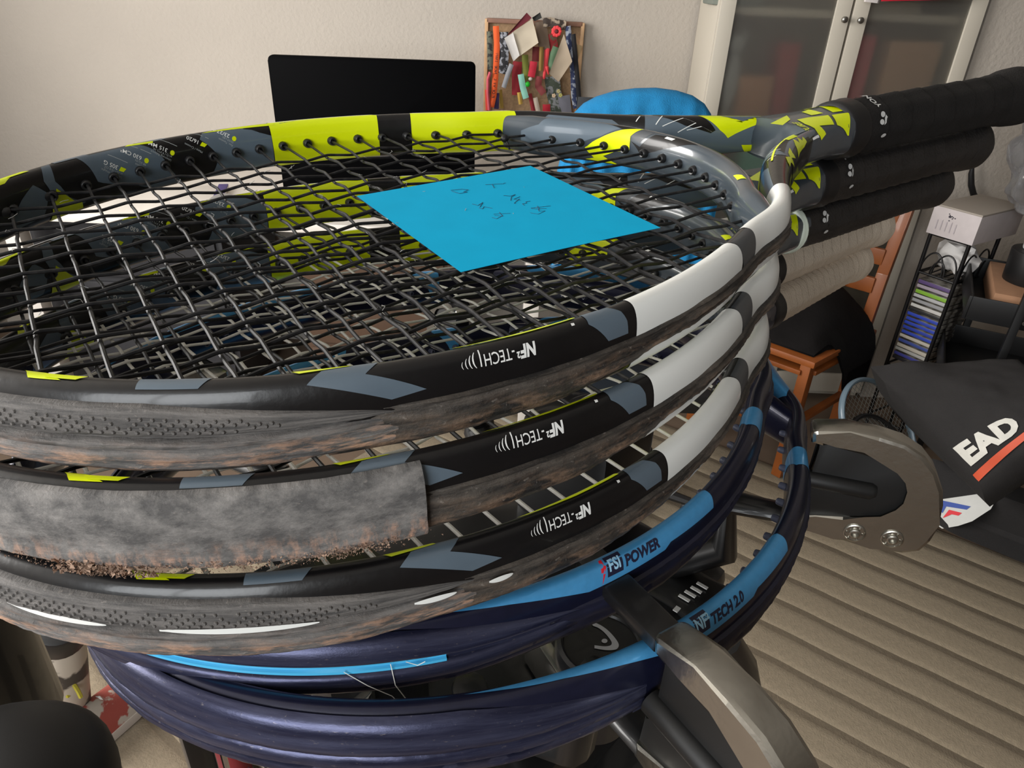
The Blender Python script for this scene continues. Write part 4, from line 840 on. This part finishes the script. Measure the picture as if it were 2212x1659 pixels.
# sleeve of the jacket hanging down beside the right leg
# ------------------------------------------------------------------ disc rack, discs, boxes
M_WIRE = mat('black wire', (20, 19, 20), .4, metal=.4)
ra = at(2095, 527, 2.04); rl = at(2095, 527, 2.04)+Vector((-.55, .835, 0)); a1 = (Vector((rl.x, rl.y, 0))-Vector((ra.x, ra.y, 0))); a1.normalize(); a2 = Vector((-a1.y, a1.x, 0)); a2 = a2 if a2.y > 0 else -a2
ZT = ra.z; RW, RD = .118, .17
rk = empty('disc_rack', 'black wire disc rack with scrollwork at the right of the cabinet', 'rack', (ra.x, ra.y, 0))
def rp(a, b, z): return a1*a+a2*b+Z3*z
for a, b in ((0, 0), (RW, 0), (0, RD), (RW, RD)):
    mb = MB(); mb.cyl(rp(a, b, 0), rp(a, b, ZT), .006, seg=10); mb.build('post', M_WIRE, rk)
for z in (ZT-.003, ZT-.125, .32, .12):
    mb = MB()
    for p, q in (((0, 0), (RW, 0)), ((RW, 0), (RW, RD)), ((RW, RD), (0, RD)), ((0, RD), (0, 0))): mb.cyl(rp(*p, z), rp(*q, z), .004, seg=8)
    mb.build('hoop_rail', M_WIRE, rk)
mb = MB()
for k in range(6): mb.cyl(rp(.01+.0195*k, .002, ZT-.125), rp(.01+.0225*k, RD-.002, ZT-.125), .0022, seg=6)
mb.build('wire_shelf', M_WIRE, rk); 
for c0, r_ in ((.04, .036), (.08, .034), (.06, .022)):
    mb = MB(); mb.tube([rp(c0+r_*math.cos(t), -.003, ZT-.118+1.9*r_*math.sin(t)) for t in np.linspace(0, PI, 16)], .0026, 6); mb.build('scroll', M_WIRE, rk)
for c0, r_ in ((.045, .04), (.11, .045), (.14, .026)):
    mb = MB(); mb.tube([rp(-.003, c0+r_*math.cos(t), ZT-.118+1.9*r_*math.sin(t)) for t in np.linspace(0, PI, 16)], .0026, 6); mb.build('scroll', M_WIRE, rk)
# crumpled white paper on the wire shelf
mb = MB(); mb.blob(Vector((ra.x, ra.y, 0))+rp(.058, .085, ZT-.072), (.052, .076, .046), wob=.35, ws=40); tag(mb.build('crumpled_paper', mat('white paper', (206, 204, 202), .8)), 'crumpled white paper lying in the top of the disc rack', 'paper')
CD = [('violet', (84, 66, 110)), ('pale', (150, 140, 150)), ('lime green', (120, 164, 52)), ('light grey', (168, 168, 168)), ('grey', (140, 140, 142)), ('white', (184, 182, 178)), ('black', (30, 30, 32)), ('royal blue', (40, 62, 160)), ('royal blue', (38, 60, 156)), ('royal blue', (40, 62, 160)), ('royal blue', (38, 58, 150)), ('royal blue', (42, 64, 160)), ('cream', (178, 172, 160)), ('steel blue', (58, 74, 140)), ('cream', (180, 174, 162)), ('pale grey', (168, 168, 164)), ('slate blue', (66, 70, 150)), ('dark', (40, 40, 46))]
TXT = {0: 'topmost case in the disc rack, violet spine', 1: 'second case from the top of the disc rack, pale mauve spine', 2: 'disc case with a lime green spine', 3: 'disc case with a light grey spine right under the lime green one', 4: 'disc case with a mid grey spine, second below the lime green one', 5: 'white disc case resting on the black one', 6: 'black disc case above the royal blue ones', 7: 'topmost of the royal blue disc cases', 8: 'second royal blue disc case from the top', 9: 'middle one of the five royal blue disc cases', 10: 'fourth royal blue disc case from the top', 11: 'lowest of the five royal blue disc cases', 12: 'cream disc case right under the royal blue ones', 13: 'steel blue disc case between two cream ones', 14: 'lower cream disc case under the steel blue one', 15: 'pale grey disc case low in the rack', 16: 'slate blue disc case low in the rack beside the dark bag', 17: 'lowest dark disc case in the rack'}
M_JEWEL = mat('clear jewel case', (150, 146, 138), .25, col2=(70, 66, 62), vscale=30, thr=(.4, .6))
z = ZT-.148
for i, (nm, col) in enumerate(CD):
    h = .0125 if i not in (0, 2, 14) else .0145; c = Vector((ra.x, ra.y, 0))
    t = empty('disc_case', TXT[i], 'disc case', c+rp(RW/2, .085, z-h), group='disc cases in the wire rack')
    rot = Matrix((a1, a2, Z3)).transposed(); jx = .003*math.sin(i*2.2)
    mb = MB(); mb.box(Vector((0, jx, h/2)), (.108, .150, h*.9), rot, bev=.0012); mb.build('case', M_JEWEL, t)
    mb = MB(); mb.box(a2*(-.0755)+Vector((0, jx, h/2)), (.104, .0024, h*.78), rot, bev=.0004); mb.build('spine', mat(f'spine {nm} {i}', col, .45), t); z -= .0158
    if z < .14: break
wb = empty('cardboard_box', 'white cardboard box with a small print on top of the disc rack', 'box', Vector((ra.x, ra.y, ZT+.002)))
rot = Matrix((a1, a2, Z3)).transposed()
mb = MB(); mb.box(rp(.052, .10, .043), (.14, .25, .084), rot, bev=.002); mb.build('carton', mat('white carton', (186, 178, 178), .75, var=.04, vscale=40), wb)
mb = MB(); mb.box(rp(.052, .10, .0875), (.142, .252, .006), rot, bev=.002); mb.build('lid', mat('grey carton lid', (150, 142, 132), .75), wb)
P = Paint(); fq = lambda x, y: rp(.065-x*.001, -.0265, .045+y*.001)
rnd = random.Random(2)
for i in range(14): a, b = rnd.gauss(0, 5), 18+rnd.gauss(0, 4); P.poly('k', [(a, b), (a+3, b+1), (a+2, b+4), (a-1, b+3)], fq, 20, 20)
for i in range(5): P.poly('g', [(-35+i*14, -26), (-32+i*14, -26), (-32+i*14, 2+4*(i % 2)), (-35+i*14, 2)], fq, 90, 90)
[m_.build('print', mat('dark blot', (60, 56, 66), .7) if k[0] == 'k' else mat('faint print', (168, 160, 164), .7), wb) for k, m_ in P.mb.items()]
# bag of crinkled clear plastic on the box, and the black cable loop on the wall
M_PLAS = mat('crinkled plastic', (170, 170, 172), .18, trans=.8, bump=1., bscale=60, var=.08, vscale=20)
mb = MB(); p = Vector((ra.x, ra.y, ZT+.094)); cc = p+rp(-.10, .15, .155); mb.blob(cc, (.14, .10, .155), .8, wob=.22, ws=22, nu=60, nv=44); o = mb.build('plastic_bag', M_PLAS, smooth=60); tag(o, 'bag of crinkled clear plastic standing on the white box', 'plastic bag')
mb = MB(); mb.blob(cc+Vector((-.02, -.115, .02)), (.012, .006, .016), wob=.2); q = mb.build('red_sticker', mat('red sticker', (200, 36, 50), .6)); q.parent = o
cl = [at(x, y, 2.43) for x, y in [(2141, 255), (2131, 290), (2118, 320), (2108, 338), (2102, 352), (2098, 375), (2098, 400), (2103, 420), (2112, 430), (2124, 434)]]
cab = MB(); cab.tube(cl[:5], .003, 8); cab.tube(cl[4:], [.004, .009, .010, .010, .009, .006], 10); cab.tube([cl[0], cl[0]+Vector((0, .02, .012)), Vector((cl[0].x, 2.469, cl[0].z+.012))], .004, 8); tag(cab.build('cable', M_RUB), 'black cable hanging in a loop on the wall above the white box', 'cable')
# ------------------------------------------------------------------ black metal cart
ct = empty('metal_cart', 'black metal cart with trays at the right edge', 'cart', (0, 0, 0)); M_CART = mat('black steel', (22, 22, 23), .45, metal=.3)
pA = at(2172, 850, 1.72); pB = at(2205, 850, 1.60)
zt = 1.02; c0 = Vector((1.222, 1.79, 0)); ax_ = Vector((.89, -.455, 0)).normalized(); ay_ = Vector((.455, .89, 0)).normalized(); rt_ = Matrix((ax_, ay_, Z3)).transposed()
cp = lambda a, b, z: c0+ax_*a+ay_*b+Z3*z
for a, b, h in ((.112, -.014, .94), (.18, -.014, .94), (.06, .39, .66), (.28, .39, .66)): mb = MB(); mb.box(cp(a, b, h/2), (.02, .02, h), rt_, bev=.003); mb.build('post', M_CART, ct)
for z in (.645, .42):
    mb = MB(); mb.box(cp(.16, .19, z), (.33, .39, .006), rt_, bev=.001)
    for (a, b, sx, sy) in ((.16, -.002, .34, .006), (.16, .382, .34, .006), (-.002, .19, .006, .39), (.322, .19, .006, .39)): mb.box(cp(a, b, z+.03), (sx, sy, .066), rt_, bev=.002)
    mb.build('tray', M_CART, ct)
mb = MB(); mb.cyl(cp(.13, -.006, .665), cp(.13, -.014, .665), .006, seg=12); mb.build('bolt', M_KNOB, ct)
bx = MB(); bx.box(cp(.18, .2, .6485+.032), (.26, .3, .062), rt_, bev=.004); tag(bx.build('cardboard_box', mat('brown cardboard', (150, 112, 84), .85, var=.06, vscale=30)), 'brown cardboard box lying in the top tray of the cart', 'box')
tub = empty('tub', 'black tub on the brown box, carrying a white cup with a black lid', 'tub', cp(.14, .2, .712))
mb = MB(); mb.cyl((0, 0, 0), (0, 0, .09), .068, .072, 28, bev=.004); mb.build('body', M_CART, tub)
cu = empty('cup', 'white cup with a black lid standing on the black tub', 'cup', cp(.14, .2, .803)); mb = MB(); mb.cyl((0, 0, 0), (0, 0, .075), .048, .05, 28, bev=.004); mb.build('body', mat('white cup plastic', (196, 196, 196), .4), cu); mb = MB(); mb.cyl((0, 0, .076), (0, 0, .098), .03, .024, 24, bev=.004); mb.build('lid', M_CART, cu)
# ------------------------------------------------------------------ sports bags on the rug
M_BAG = mat('black bag fabric', (30, 28, 28), .9, bump=.5, bscale=500, var=.12, vscale=12); M_BAGW = mat('white bag panel', (190, 190, 186), .7, var=.05, vscale=20, bump=.2, bscale=200); M_LETW = mat('white bag print', (196, 194, 186), .7, var=.06, vscale=60); M_ORG = mat('orange piping', (190, 74, 42), .6)
hb = empty('sports_bag', 'tall black sports bag with big white letters and an orange line', 'bag', at(2110, 1060, Z=.1)); hb.location.z = 0
A = at(1880, 792, 1.72); B = at(2118, 1050, 1.40); C = at(2330, 905, 1.36); D = at(2200, 775, 1.62); T1 = at(1965, 742, 2.12)
def bil(a, b): return (A*(1-a)+B*a)*(1-b)+(D*(1-a)+C*a)*b
Nn = (B-A).cross(D-A).normalized()
if Nn.z < 0: Nn = -Nn
def face_pt(a, b, off=0.): return bil(a, b)+Nn*(.035*(1-(2*a-1)**2)*(1-(2*b-1)**4)+.03*math.exp(-((a-.05)/.12)**2-((b-.28)/.14)**2)+.014*noise.noise(Vector((a*4, b*3.2, 1)))+.006*noise.noise(Vector((a*11, b*9, 5)))+off)
mb = MB(); n = 26; T = [[face_pt(i/n, j/n) for j in range(n+1)] for i in range(n+1)]; dep = Vector((.17, .08, -.2))
U = [[face_pt(i/n, j/n)*.0+bil(i/n, j/n)+dep*(1-.55*(i/n)) for j in range(n+1)] for i in range(n+1)]
for r in U:
    for p in r: p.z = max(.02, p.z)
mb.grid(T); mb.grid([r[::-1] for r in U])
for E0, E1 in (([r[0] for r in T], [r[0] for r in U]), ([r[-1] for r in T], [r[-1] for r in U]), (T[0], U[0]), (T[-1], U[-1])): mb.grid([E0, [a_.lerp(b_, .5)+(a_-bil(.5, .5))*.06 for a_, b_ in zip(E0, E1)], E1])
bmesh.ops.remove_doubles(mb.bm, verts=mb.bm.verts[:], dist=1e-4); into(mb.build('bag_body', M_BAG, smooth=70), hb)
P = Paint()
def inv_face(px, py):                            # where a point of the photograph falls on the front of the bag (a,b)
    a, b = .8, .5
    d = C2W @ np.array([(px-1106)/FPX, (py-829.5)/FPX, 1.]); o0 = np.array([0, 0, CAMH])
    def err(a, b): q = np.array(bil(a, b))-o0; q2 = C2W.T @ q; return np.array([q2[0]/q2[2], q2[1]/q2[2]])-np.array([(px-1106)/FPX, (py-829.5)/FPX])
    for _ in range(12):
        e = err(a, b); J = np.stack([(err(a+1e-4, b)-e)/1e-4, (err(a, b+1e-4)-e)/1e-4], 1); s = -np.linalg.solve(J, e); a += s[0]; b += s[1]
    return a, b
q0 = inv_face(2092, 1008); q1 = inv_face(2206, 930); qh = inv_face(2056, 972)
fl = lambda x, y: face_pt(q0[0]+(q1[0]-q0[0])*x+(qh[0]-q0[0])*y, q0[1]+(q1[1]-q0[1])*x+(qh[1]-q0[1])*y, .004)
P.text('w', 'EAD', 1.38, lambda x, y: fl(x*.365, y), bold=.055, step=.35)
q0b = inv_face(2109, 1032); q1b = inv_face(2222, 938)
P.poly('o', [(-.02, -.045), (1.2, -.045), (1.2, .045), (-.02, .045)], lambda x, y: face_pt(q0b[0]+(q1b[0]-q0b[0])*x+y*.55, q0b[1]+(q1b[1]-q0b[1])*x, .005), .1, .1)
[into(m_.build('lettering' if k == 'w' else 'orange_line', M_LETW if k == 'w' else M_ORG), hb) for k, m_ in P.mb.items()]
rb = empty('racket_bag', 'black racket bag with white end panel and blue and red emblem on the rug', 'bag', at(2100, 1150, Z=0.0))
W = [at(2005, 985, Z=.26), at(2160, 1070, Z=.24), at(2105, 1128, Z=.12), at(2040, 1146, Z=.10), at(1955, 1090, Z=.12)]
def loop_(k, off): return [p+off for p in k]
dv = Vector((.52, -.20, 0))
sec = []
for t, sc in ((0, .82), (.02, .97), (.08, 1.0), (.5, 1.06), (1., 1.05), (1.03, .9)):
    c_ = sum(W, Vector())/5; ring = []
    for i in range(5):
        for u in np.linspace(0, 1, 5, endpoint=False):
            p = W[i].lerp(W[(i+1) % 5], u); q = c_+(p-c_)*sc; ring.append(Vector((q.x, q.y, max(.02, q.z)))+Vector((.42, -.21, -.05))*t)
    sec.append(ring)
mb = MB(); mb.grid(sec, cv=True, caps=True); into(mb.build('bag_body', M_BAG, smooth=60), rb)
wn = (W[1]-W[0]).cross(W[3]-W[0]).normalized(); wn = wn if wn.y < 0 else -wn
def wface(px, py, off=.006):
    d = Vector(C2W @ np.array([(px-1106)/FPX, (py-829.5)/FPX, 1.])); o0 = Vector((0, 0, CAMH)); c_ = sum(W, Vector())/5+wn*off; k = (c_-o0).dot(wn)/d.dot(wn); return o0+d*k
mb = MB(); pl = [wface(x, y, .004) for x, y in [(1990, 985), (2060, 1012), (2157, 1070), (2140, 1100), (2100, 1126), (2070, 1136), (2035, 1142), (1960, 1090)]]; pb = [p-wn*.006 for p in pl]
a_ = [mb.bm.verts.new(p) for p in pl]; b_ = [mb.bm.verts.new(p) for p in pb]; mb.face(a_); mb.face(b_[::-1])
for i in range(8): mb.face([a_[i], b_[i], b_[(i+1) % 8], a_[(i+1) % 8]])
into(mb.build('white_panel', M_BAGW), rb)
for nm, col, q in (('blue_emblem', (36, 66, 146), [(2030, 1080), (2097, 1094), (2088, 1101), (2044, 1094), (2036, 1108), (2026, 1104)]), ('red_emblem', (202, 24, 40), [(2036, 1119), (2050, 1101), (2078, 1108), (2070, 1114), (2056, 1111), (2044, 1116)])):
    mb = MB(); a_ = [mb.bm.verts.new(wface(x, y, .0055)) for x, y in q]; mb.face(a_); into(mb.build(nm, mat(nm, col, .6)), rb)
# rackets whose heads stick out of the bags
def floor_racket(label, ctr, ax, nrm, hm, sm, L=.34, Wd=.25):
    ax = Vector(ax).normalized(); nrm = Vector(nrm).normalized(); side = nrm.cross(ax).normalized(); nrm = ax.cross(side)
    o = bpy.data.objects.new('tennis_racket', None); COL.objects.link(o); o.matrix_world = Matrix.Translation(ctr) @ Matrix((ax, side, nrm)).transposed().to_4x4(); tag(o, label, 'tennis racket')
    mb = MB(); mb.tube([(L/2*math.cos(t), Wd/2*math.sin(t), 0) for t in np.linspace(0, 2*PI, 64, endpoint=False)], .0068, 10, closed=True, flat=1.5); mb.build('hoop', hm, o)
    for s in (-1, 1): mb = MB(); mb.tube([(L*.40, s*Wd*.30, 0), (L*.56, s*Wd*.16, 0), (L*.72, s*.012, 0)], .006, 8, flat=1.5); mb.build('throat_arm', hm, o)
    mb = MB(); mb.tube([(L*.70, 0, 0), (L*.9, 0, 0)], .013, 12); mb.build('shaft', hm, o); mb = MB(); mb.tube([(L*.88, 0, 0), (L*1.38, 0, 0), (L*1.45, 0, 0)], [.0155, .0165, .019], 12); mb.build('grip', M_GRIPB, o)
    for i in range(-8, 9):
        y = i*.0138; x = L/2*math.sqrt(max(0, 1-(y/(Wd/2))**2)); mb = MB(); mb.tube([(-x, y, .0004), (x, y, .0004)], .0008, 4); mb.build('main_string', sm, o)
    for i in range(-11, 12):
        x = i*.0142; y = Wd/2*math.sqrt(max(0, 1-(x/(L/2))**2)); mb = MB(); mb.tube([(x, -y, -.0004), (x, y, -.0004)], .0008, 4); mb.build('cross_string', sm, o)
    return o
M_HG = mat('grey blue hoop', (92, 110, 122), .4, coat=.2); M_SG = mat('grey string', (96, 96, 92), .5)
floor_racket('grey blue tennis racket sticking out of the bags behind the steel clamp', at(1898, 930, 1.76), (.76, .0, -.66), (-.05, -.55, .85), M_HG, M_SG, .35, .27)
floor_racket('dark tennis racket lying right under the grey blue one', at(1905, 1000, 1.70), (.76, .0, -.66), (-.05, -.50, .85), M_BLKP, M_SG, .33, .245)
# ------------------------------------------------------------------ stringing machine
M_MACH = mat('black machine enamel', (16, 16, 17), .38, coat=.3, var=.2, vscale=40); M_STEEL = mat('brushed steel', (186, 183, 174), .27, metal=1., bump=.06, bscale=300, var=.1, vscale=40); M_PAD = mat('black pad', (16, 16, 16), .5); M_CHR = mat('chrome', (200, 200, 200), .12, metal=1.)
sm_ = empty('stringing_machine', 'black floor standing stringing machine with steel clamps under the racket stack', 'machine', (-.002, .277, 0))
R5 = pose(4).to_3x3(); T5 = pose(4).to_translation(); dx = Vector((R5[0][0], R5[1][0], 0)).normalized(); dy = Vector((-dx.y, dx.x, 0)); RM = Matrix((dx, dy, Z3)).transposed(); O5 = Vector((-.002, .277, 0))
mp_ = lambda a, b, z: O5+dx*a+dy*b+Z3*z
def mbuild(mb, name, m, **k): return into(mb.build(name, m, **k), sm_)
mb = MB(); mb.box(mp_(-.02, 0, 1.105), (.22, .18, .045), RM, bev=.01); mbuild(mb, 'turntable', M_MACH)
mb = MB(); mb.cyl(mp_(0, 0, 1.03), mp_(0, 0, 1.09), .11, seg=40, bev=.006); mbuild(mb, 'turntable_disc', M_MACH)
mb = MB(); mb.box(at(1010, 1570, Z=1.07)-Z3*.02, (.15, .15, .04), RM, bev=.012); mbuild(mb, 'gear_housing', M_MACH)
mb = MB(); mb.cyl(mp_(0, 0, .06), mp_(0, 0, 1.03), .045, .05, 28); mbuild(mb, 'column', M_MACH)
mb = MB(); mb.tube([at(1560, 1380, Z=1.15), at(1585, 1440, Z=1.12), at(1598, 1510, Z=1.08), at(1628, 1590, Z=1.04), at(1660, 1700, Z=.98)], [.008, .011, .012, .012, .012], 12); mbuild(mb, 'curved_bracket', M_MACH)
for k in range(3):
    a = 2*PI*k/3+.5; mb = MB(); mb.tube([mp_(0, 0, .10), mp_(.2*math.cos(a), .2*math.sin(a), .05), mp_(.36*math.cos(a), .36*math.sin(a), .042)], [.04, .03, .024], 10); mbuild(mb, 'foot', M_MACH)
for s in (-1, 1):
    mb = MB(); mb.box(mp_(.07 if s > 0 else -.1, 0, 1.15), (.05, .06, .085), RM, bev=.008); mb.box(mp_(.075 if s > 0 else -.105, 0, 1.185), (.03, .035, .02), RM, bev=.005); mbuild(mb, 'end_tower', M_MACH)
# side clamps: a bent steel plate reaching over the hoop from outside, with a black pad inside and two bolts
PO = [(3, 18.5), (4, 14), (9, 13.4), (14, 16.6), (25.5, 12.5), (35.4, 12), (42.7, 8.5), (47.7, 3.8), (50, -1.4), (50.3, -8.5), (48, -13.6), (42.5, -19.3), (35.4, -21.6), (26.5, -21.8), (15, -25), (4, -27), (4, -34), (15.8, -34.5), (26, -34), (30, -36.2), (42, -37), (56, -36.2), (62.6, -32.8), (65.2, -26.2), (65.6, -15.5), (64.4, -6.2), (61.8, 1.8), (56.5, 10.8), (50, 17.2), (41, 21.8), (30, 23.5), (18, 23.2), (5, 21.2), (3.2, 20.2)]
PPAD = [(6, 17.5), (12, 17.6), (25.3, 12.2), (35.4, 11.9), (42.7, 8.2), (47.7, 3.8), (49.7, -1.4), (50.2, -8.5), (47.9, -13.6), (42.5, -19.3), (35.4, -21.4), (26.5, -21.6), (15, -26), (4, -27.5), (4.5, -14), (9, -13), (9, 11.5)]
for nm, u, W_ in (('side_clamp', -330, .012), ('side_clamp', -172, .012), ('side_clamp', 330, .012), ('side_clamp', 172, .012)):
    x, y, nx, ny = path(np.float64(u)); p = T5+R5 @ Vector((float(x)*.001, float(y)*.001, 0)); nn = R5 @ Vector((float(nx), float(ny), 0)); nn.z = 0; nn.normalize(); tt = nn.cross(Z3)
    if tt.y > 0: tt = -tt
    mb = MB(); mb.prism([(a*.001, b*.001) for a, b in PO], p, nn, Z3, tt, W_, bev=.0019); cp_ = mbuild(mb, nm, M_STEEL, smooth=22)
    if u == -172: mb = MB(); mb.prism([(a*.001, b*.001) for a, b in ((-34, 18.5), (4, 18.5), (4, 13.5), (-34, 13.5))], p, nn, Z3, tt, .011, bev=.001); ib = mbuild(mb, 'inner_bar', M_MACH); ib.parent = cp_; ib.matrix_parent_inverse = Matrix()
    mb = MB(); mb.prism([(a*.001, b*.001) for a, b in PPAD], p, nn, Z3, tt, .009, bev=.001); pd = mbuild(mb, 'pad', M_PAD); mi = pd.matrix_parent_inverse.copy(); pd.parent = cp_; pd.matrix_parent_inverse = Matrix()
    mb = MB(); mb.tube([p+nn*.006+Z3*-.0055+tt*.0045, p+nn*.034+Z3*-.0055+tt*.0045, p+nn*.036+Z3*-.0055+tt*.0042], [.0042, .0042, .003], 14, flat=1.0); rd = mbuild(mb, 'pad_ridge', M_PAD); rd.parent = cp_; rd.matrix_parent_inverse = Matrix()
    for a, b in ((33.4, -29.5), (49.4, -28.5)):
        c = p+nn*(a*.001)+Z3*(b*.001)+tt*.006; mb = MB()
        mb.lathe(c, tt, [(-.001, .0049), (.0006, .0049), (.0008, .0044), (.0003, .0041), (.0003, .0026), (.0012, .0025), (.0014, .0018), (-.0004, .0017), (-.0004, 0)], 24)
        for k in range(6): a_ = 2*PI*k/6; q = c+(nn*math.cos(a_)+Z3*math.sin(a_))*.0034+tt*.0003; mb.blob(q, (.0006, .0006, .0006), nu=6, nv=4)
        bo = mbuild(mb, 'bolt', M_STEEL); bo.parent = cp_; bo.matrix_parent_inverse = Matrix()
    # the black arm that carries the clamp
    i0 = mp_(.06 if u in (-330, 330) else -.06, -.05 if u < 0 else .05, 1.12); q = p+nn*.006-Z3*.031
    mb = MB(); mb.tube([i0, i0.lerp(q, .6)-Z3*.006, q-nn*.03, q], [.012, .011, .008, .006], 12, flat=.8); mbuild(mb, 'clamp_arm', M_MACH)
# round cap with the emblem, string clamps, scale plate
cz = 1.160; cc = at(1300, 1387, Z=cz)
mb = MB(); mb.lathe(cc, Z3, [(-.045, .0165), (-.012, .0165), (-.011, .019), (-.004, .0195), (-.001, .0188), (0, .0172), (-.0004, .0162), (-.0016, .0158), (-.0016, 0)], 40); mbuild(mb, 'cap', M_MACH)
P = Paint(); ev = (at(1345, 1387, Z=cz)-cc).normalized(); eu = Vector((-ev.y, ev.x, 0)); em = lambda x, y: cc+ev*x*.001+eu*y*.001+Z3*-.0012
def pe(px, py): q = at(px, py, Z=cz-.0012)-cc; return (q.dot(ev)*1000, q.dot(eu)*1000)
def soft(P_, n=4):                               # rounded outline through the points
    P_ = [np.array(q) for q in P_]; m = len(P_); out = []
    for i in range(m):
        a, b, c, d = P_[i-1], P_[i], P_[(i+1) % m], P_[(i+2) % m]
        sharp = lambda u, v, w: np.dot(u-v, w-v) > -.2*np.linalg.norm(u-v)*np.linalg.norm(w-v)
        ta = (c-a)/2 if not sharp(a, b, c) else (c-b)*.7; tb = (d-b)/2 if not sharp(b, c, d) else (c-b)*.7
        for t in np.linspace(0, 1, n, endpoint=False): out.append(tuple((2*t**3-3*t*t+1)*b+(t**3-2*t*t+t)*ta+(-2*t**3+3*t*t)*c+(t**3-t*t)*tb))
    return out
z5_ = lambda l: soft([pe(1050+x*.24657, 1250+y*.24657) for x, y in l])
P.poly('w', z5_([(932, 378), (1000, 405), (1070, 455), (1130, 520), (1162, 575), (1150, 612), (1110, 625), (1040, 625), (950, 610), (950, 583), (1030, 592), (1080, 588), (1100, 572), (1092, 540), (1040, 475), (985, 432), (935, 410)]), em, 3, 3)
P.poly('w', z5_([(1038+26*math.cos(t), 545+19*math.sin(t)) for t in np.linspace(0, 2*PI, 16, endpoint=False)]), em, 3, 3)
[mbuild(m_, 'emblem', mat('grey emblem', (176, 176, 178), .5)) for m_ in P.mb.values()]
for px, py, h in ((740, 1480, .06), (1015, 1482, .03)):
    b_ = at(px, py, Z=1.165); mb = MB(); mb.cyl(b_-Z3*h, b_, .012 if h > .04 else .007, seg=24, bev=.001); mbuild(mb, 'chrome_post' if h > .04 else 'screw', M_CHR if h > .04 else M_MACH)
sp = at(1182, 1440, Z=1.14); mb = MB(); mb.box(sp, (.006, .03, .022), Matrix.Rotation(.5, 3, 'Z'), bev=.001); mbuild(mb, 'knurled_jaw', M_STEEL)
pc = at(1500, 1275, Z=1.13); mb = MB(); mb.box(pc-Z3*.012, (.034, .04, .022), RM, bev=.004); mbuild(mb, 'scale_block', M_MACH)
for i in range(4): q = at(1478+i*13, 1292-i*9, Z=1.1301); mb = MB(); mb.box(q, (.0018, .006, .0006), RM); mbuild(mb, 'scale_mark', M_LOGO)
mb = MB(); mb.box(at(1462, 1316, Z=1.1301), (.0036, .0025, .0006), RM); mbuild(mb, 'scale_mark', M_LOGO)
# tension head at the near left end of the rail
th = MB(); th.cyl((-.306, .268, .99), (-.306, .268, 1.19), .036, seg=36, bev=.004); mbuild(th, 'tension_post', M_MACH)
th = MB(); th.blob((-.246, .178, 1.047), (.066, .05, .04), .8, Matrix.Rotation(.5, 3, 'Z'), 36, 20); mbuild(th, 'tension_head', mat('matt black plastic', (15, 14, 14), .6))
th = MB(); th.box((-.217, .312, .885), (.018, .02, .17), Matrix.Rotation(.7, 3, 'Z'), bev=.003); mbuild(th, 'rail_support', M_MACH); th = MB(); th.tube([(-.2, .313, .97), (-.2, .313, .80)], .0022, 8); mbuild(th, 'silver_rod', M_CHR)
# ------------------------------------------------------------------ gear on the rug at the lower left
kb = empty('gear_tube', 'white tube with black cap and yellow print standing behind the tension post', 'tube', at(165, 1572, Z=0.0))
b0 = at(165, 1572, Z=0.); t0 = at(132, 1378, Z=.36)-b0; t1 = at(126, 1345, Z=.42)-b0; mb = MB(); mb.cyl((0, 0, .02), t0, .034, .038, 24, bev=.004); mb.build('tube_body', mat('off white plastic', (186, 176, 162), .5, col2=(60, 54, 50), vscale=9, thr=(.52, .56)), kb)
mb = MB(); mb.cyl(t0, t1, .041, .041, 24, bev=.006); mb.build('cap', M_BLKP, kb); mb = MB(); mb.tube([t0*.55+Vector((.028+.012*math.cos(t), -.03, .05*math.sin(t))) for t in np.linspace(0, PI, 10)], .004, 6); mb.build('yellow_loop', mat('yellow print', (170, 160, 50), .6), kb)
def shoe(name, label, c, ang, cols):
    o = empty(name, label, 'shoe', (c.x, c.y, .017), ang); m1 = mat(label[:20]+' upper', cols[0], .7, col2=cols[1], vscale=22, thr=(.5, .54)); m2 = mat('white sole', (186, 178, 168), .6)
    mb = MB(); P_ = []
    for i, (x, w, h) in enumerate([(-.135, .012, .05), (-.125, .034, .085), (-.09, .038, .10), (-.04, .036, .095), (.0, .04, .07), (.05, .046, .052), (.10, .042, .042), (.13, .025, .03), (.138, .008, .018)]):
        P_.append([(x, w*math.cos(t), .02+h*max(0, math.sin(t))**.8 if math.sin(t) > 0 else .02) for t in np.linspace(0, 2*PI, 20, endpoint=False)])
    mb.grid(P_, cv=True, caps=True); mb.build('upper', m1, o)
    mb = MB(); S_ = [[(x*1.03, w*1.12*math.cos(t), .0 if k == 0 else .022) for t, x, w in [(0, 0, 0)]] for k in range(2)]
    ol = [(-.14, 0), (-.132, .03), (-.09, .04), (-.03, .038), (.04, .046), (.10, .044), (.135, .022), (.143, 0), (.135, -.022), (.10, -.044), (.04, -.046), (-.03, -.038), (-.09, -.04), (-.132, -.03)]
    mb.prism(ol, Vector((0, 0, .012)), X3, Y3, Z3, .022, bev=.003); mb.build('sole', m2, o)
    mb = MB()
    for k in range(4): x = .0+.022*k; mb.tube([(x, -.024, .066-.012*k), (x+.002, -.012, .083-.014*k), (x+.004, 0, .0885-.0145*k), (x+.002, .012, .083-.014*k), (x, .024, .066-.012*k)], .003, 6)
    mb.build('laces', M_WHT, o); return o
shoe('sports_shoe', 'red and white sports shoe on the rug beside the tension post', at(238, 1580, Z=0.), 1.2, ((150, 70, 60), (176, 168, 156)))
shoe('sports_shoe', 'dark red and blue sports shoe on the rug under the lowest racket', at(480, 1655, Z=0.), -.9, ((112, 26, 30), (40, 70, 120)))
shoe('sports_shoe', 'black and tan sports shoe on the rug right of the dark red one', at(650, 1700, Z=0.), -.7, ((34, 32, 34), (150, 130, 110)))
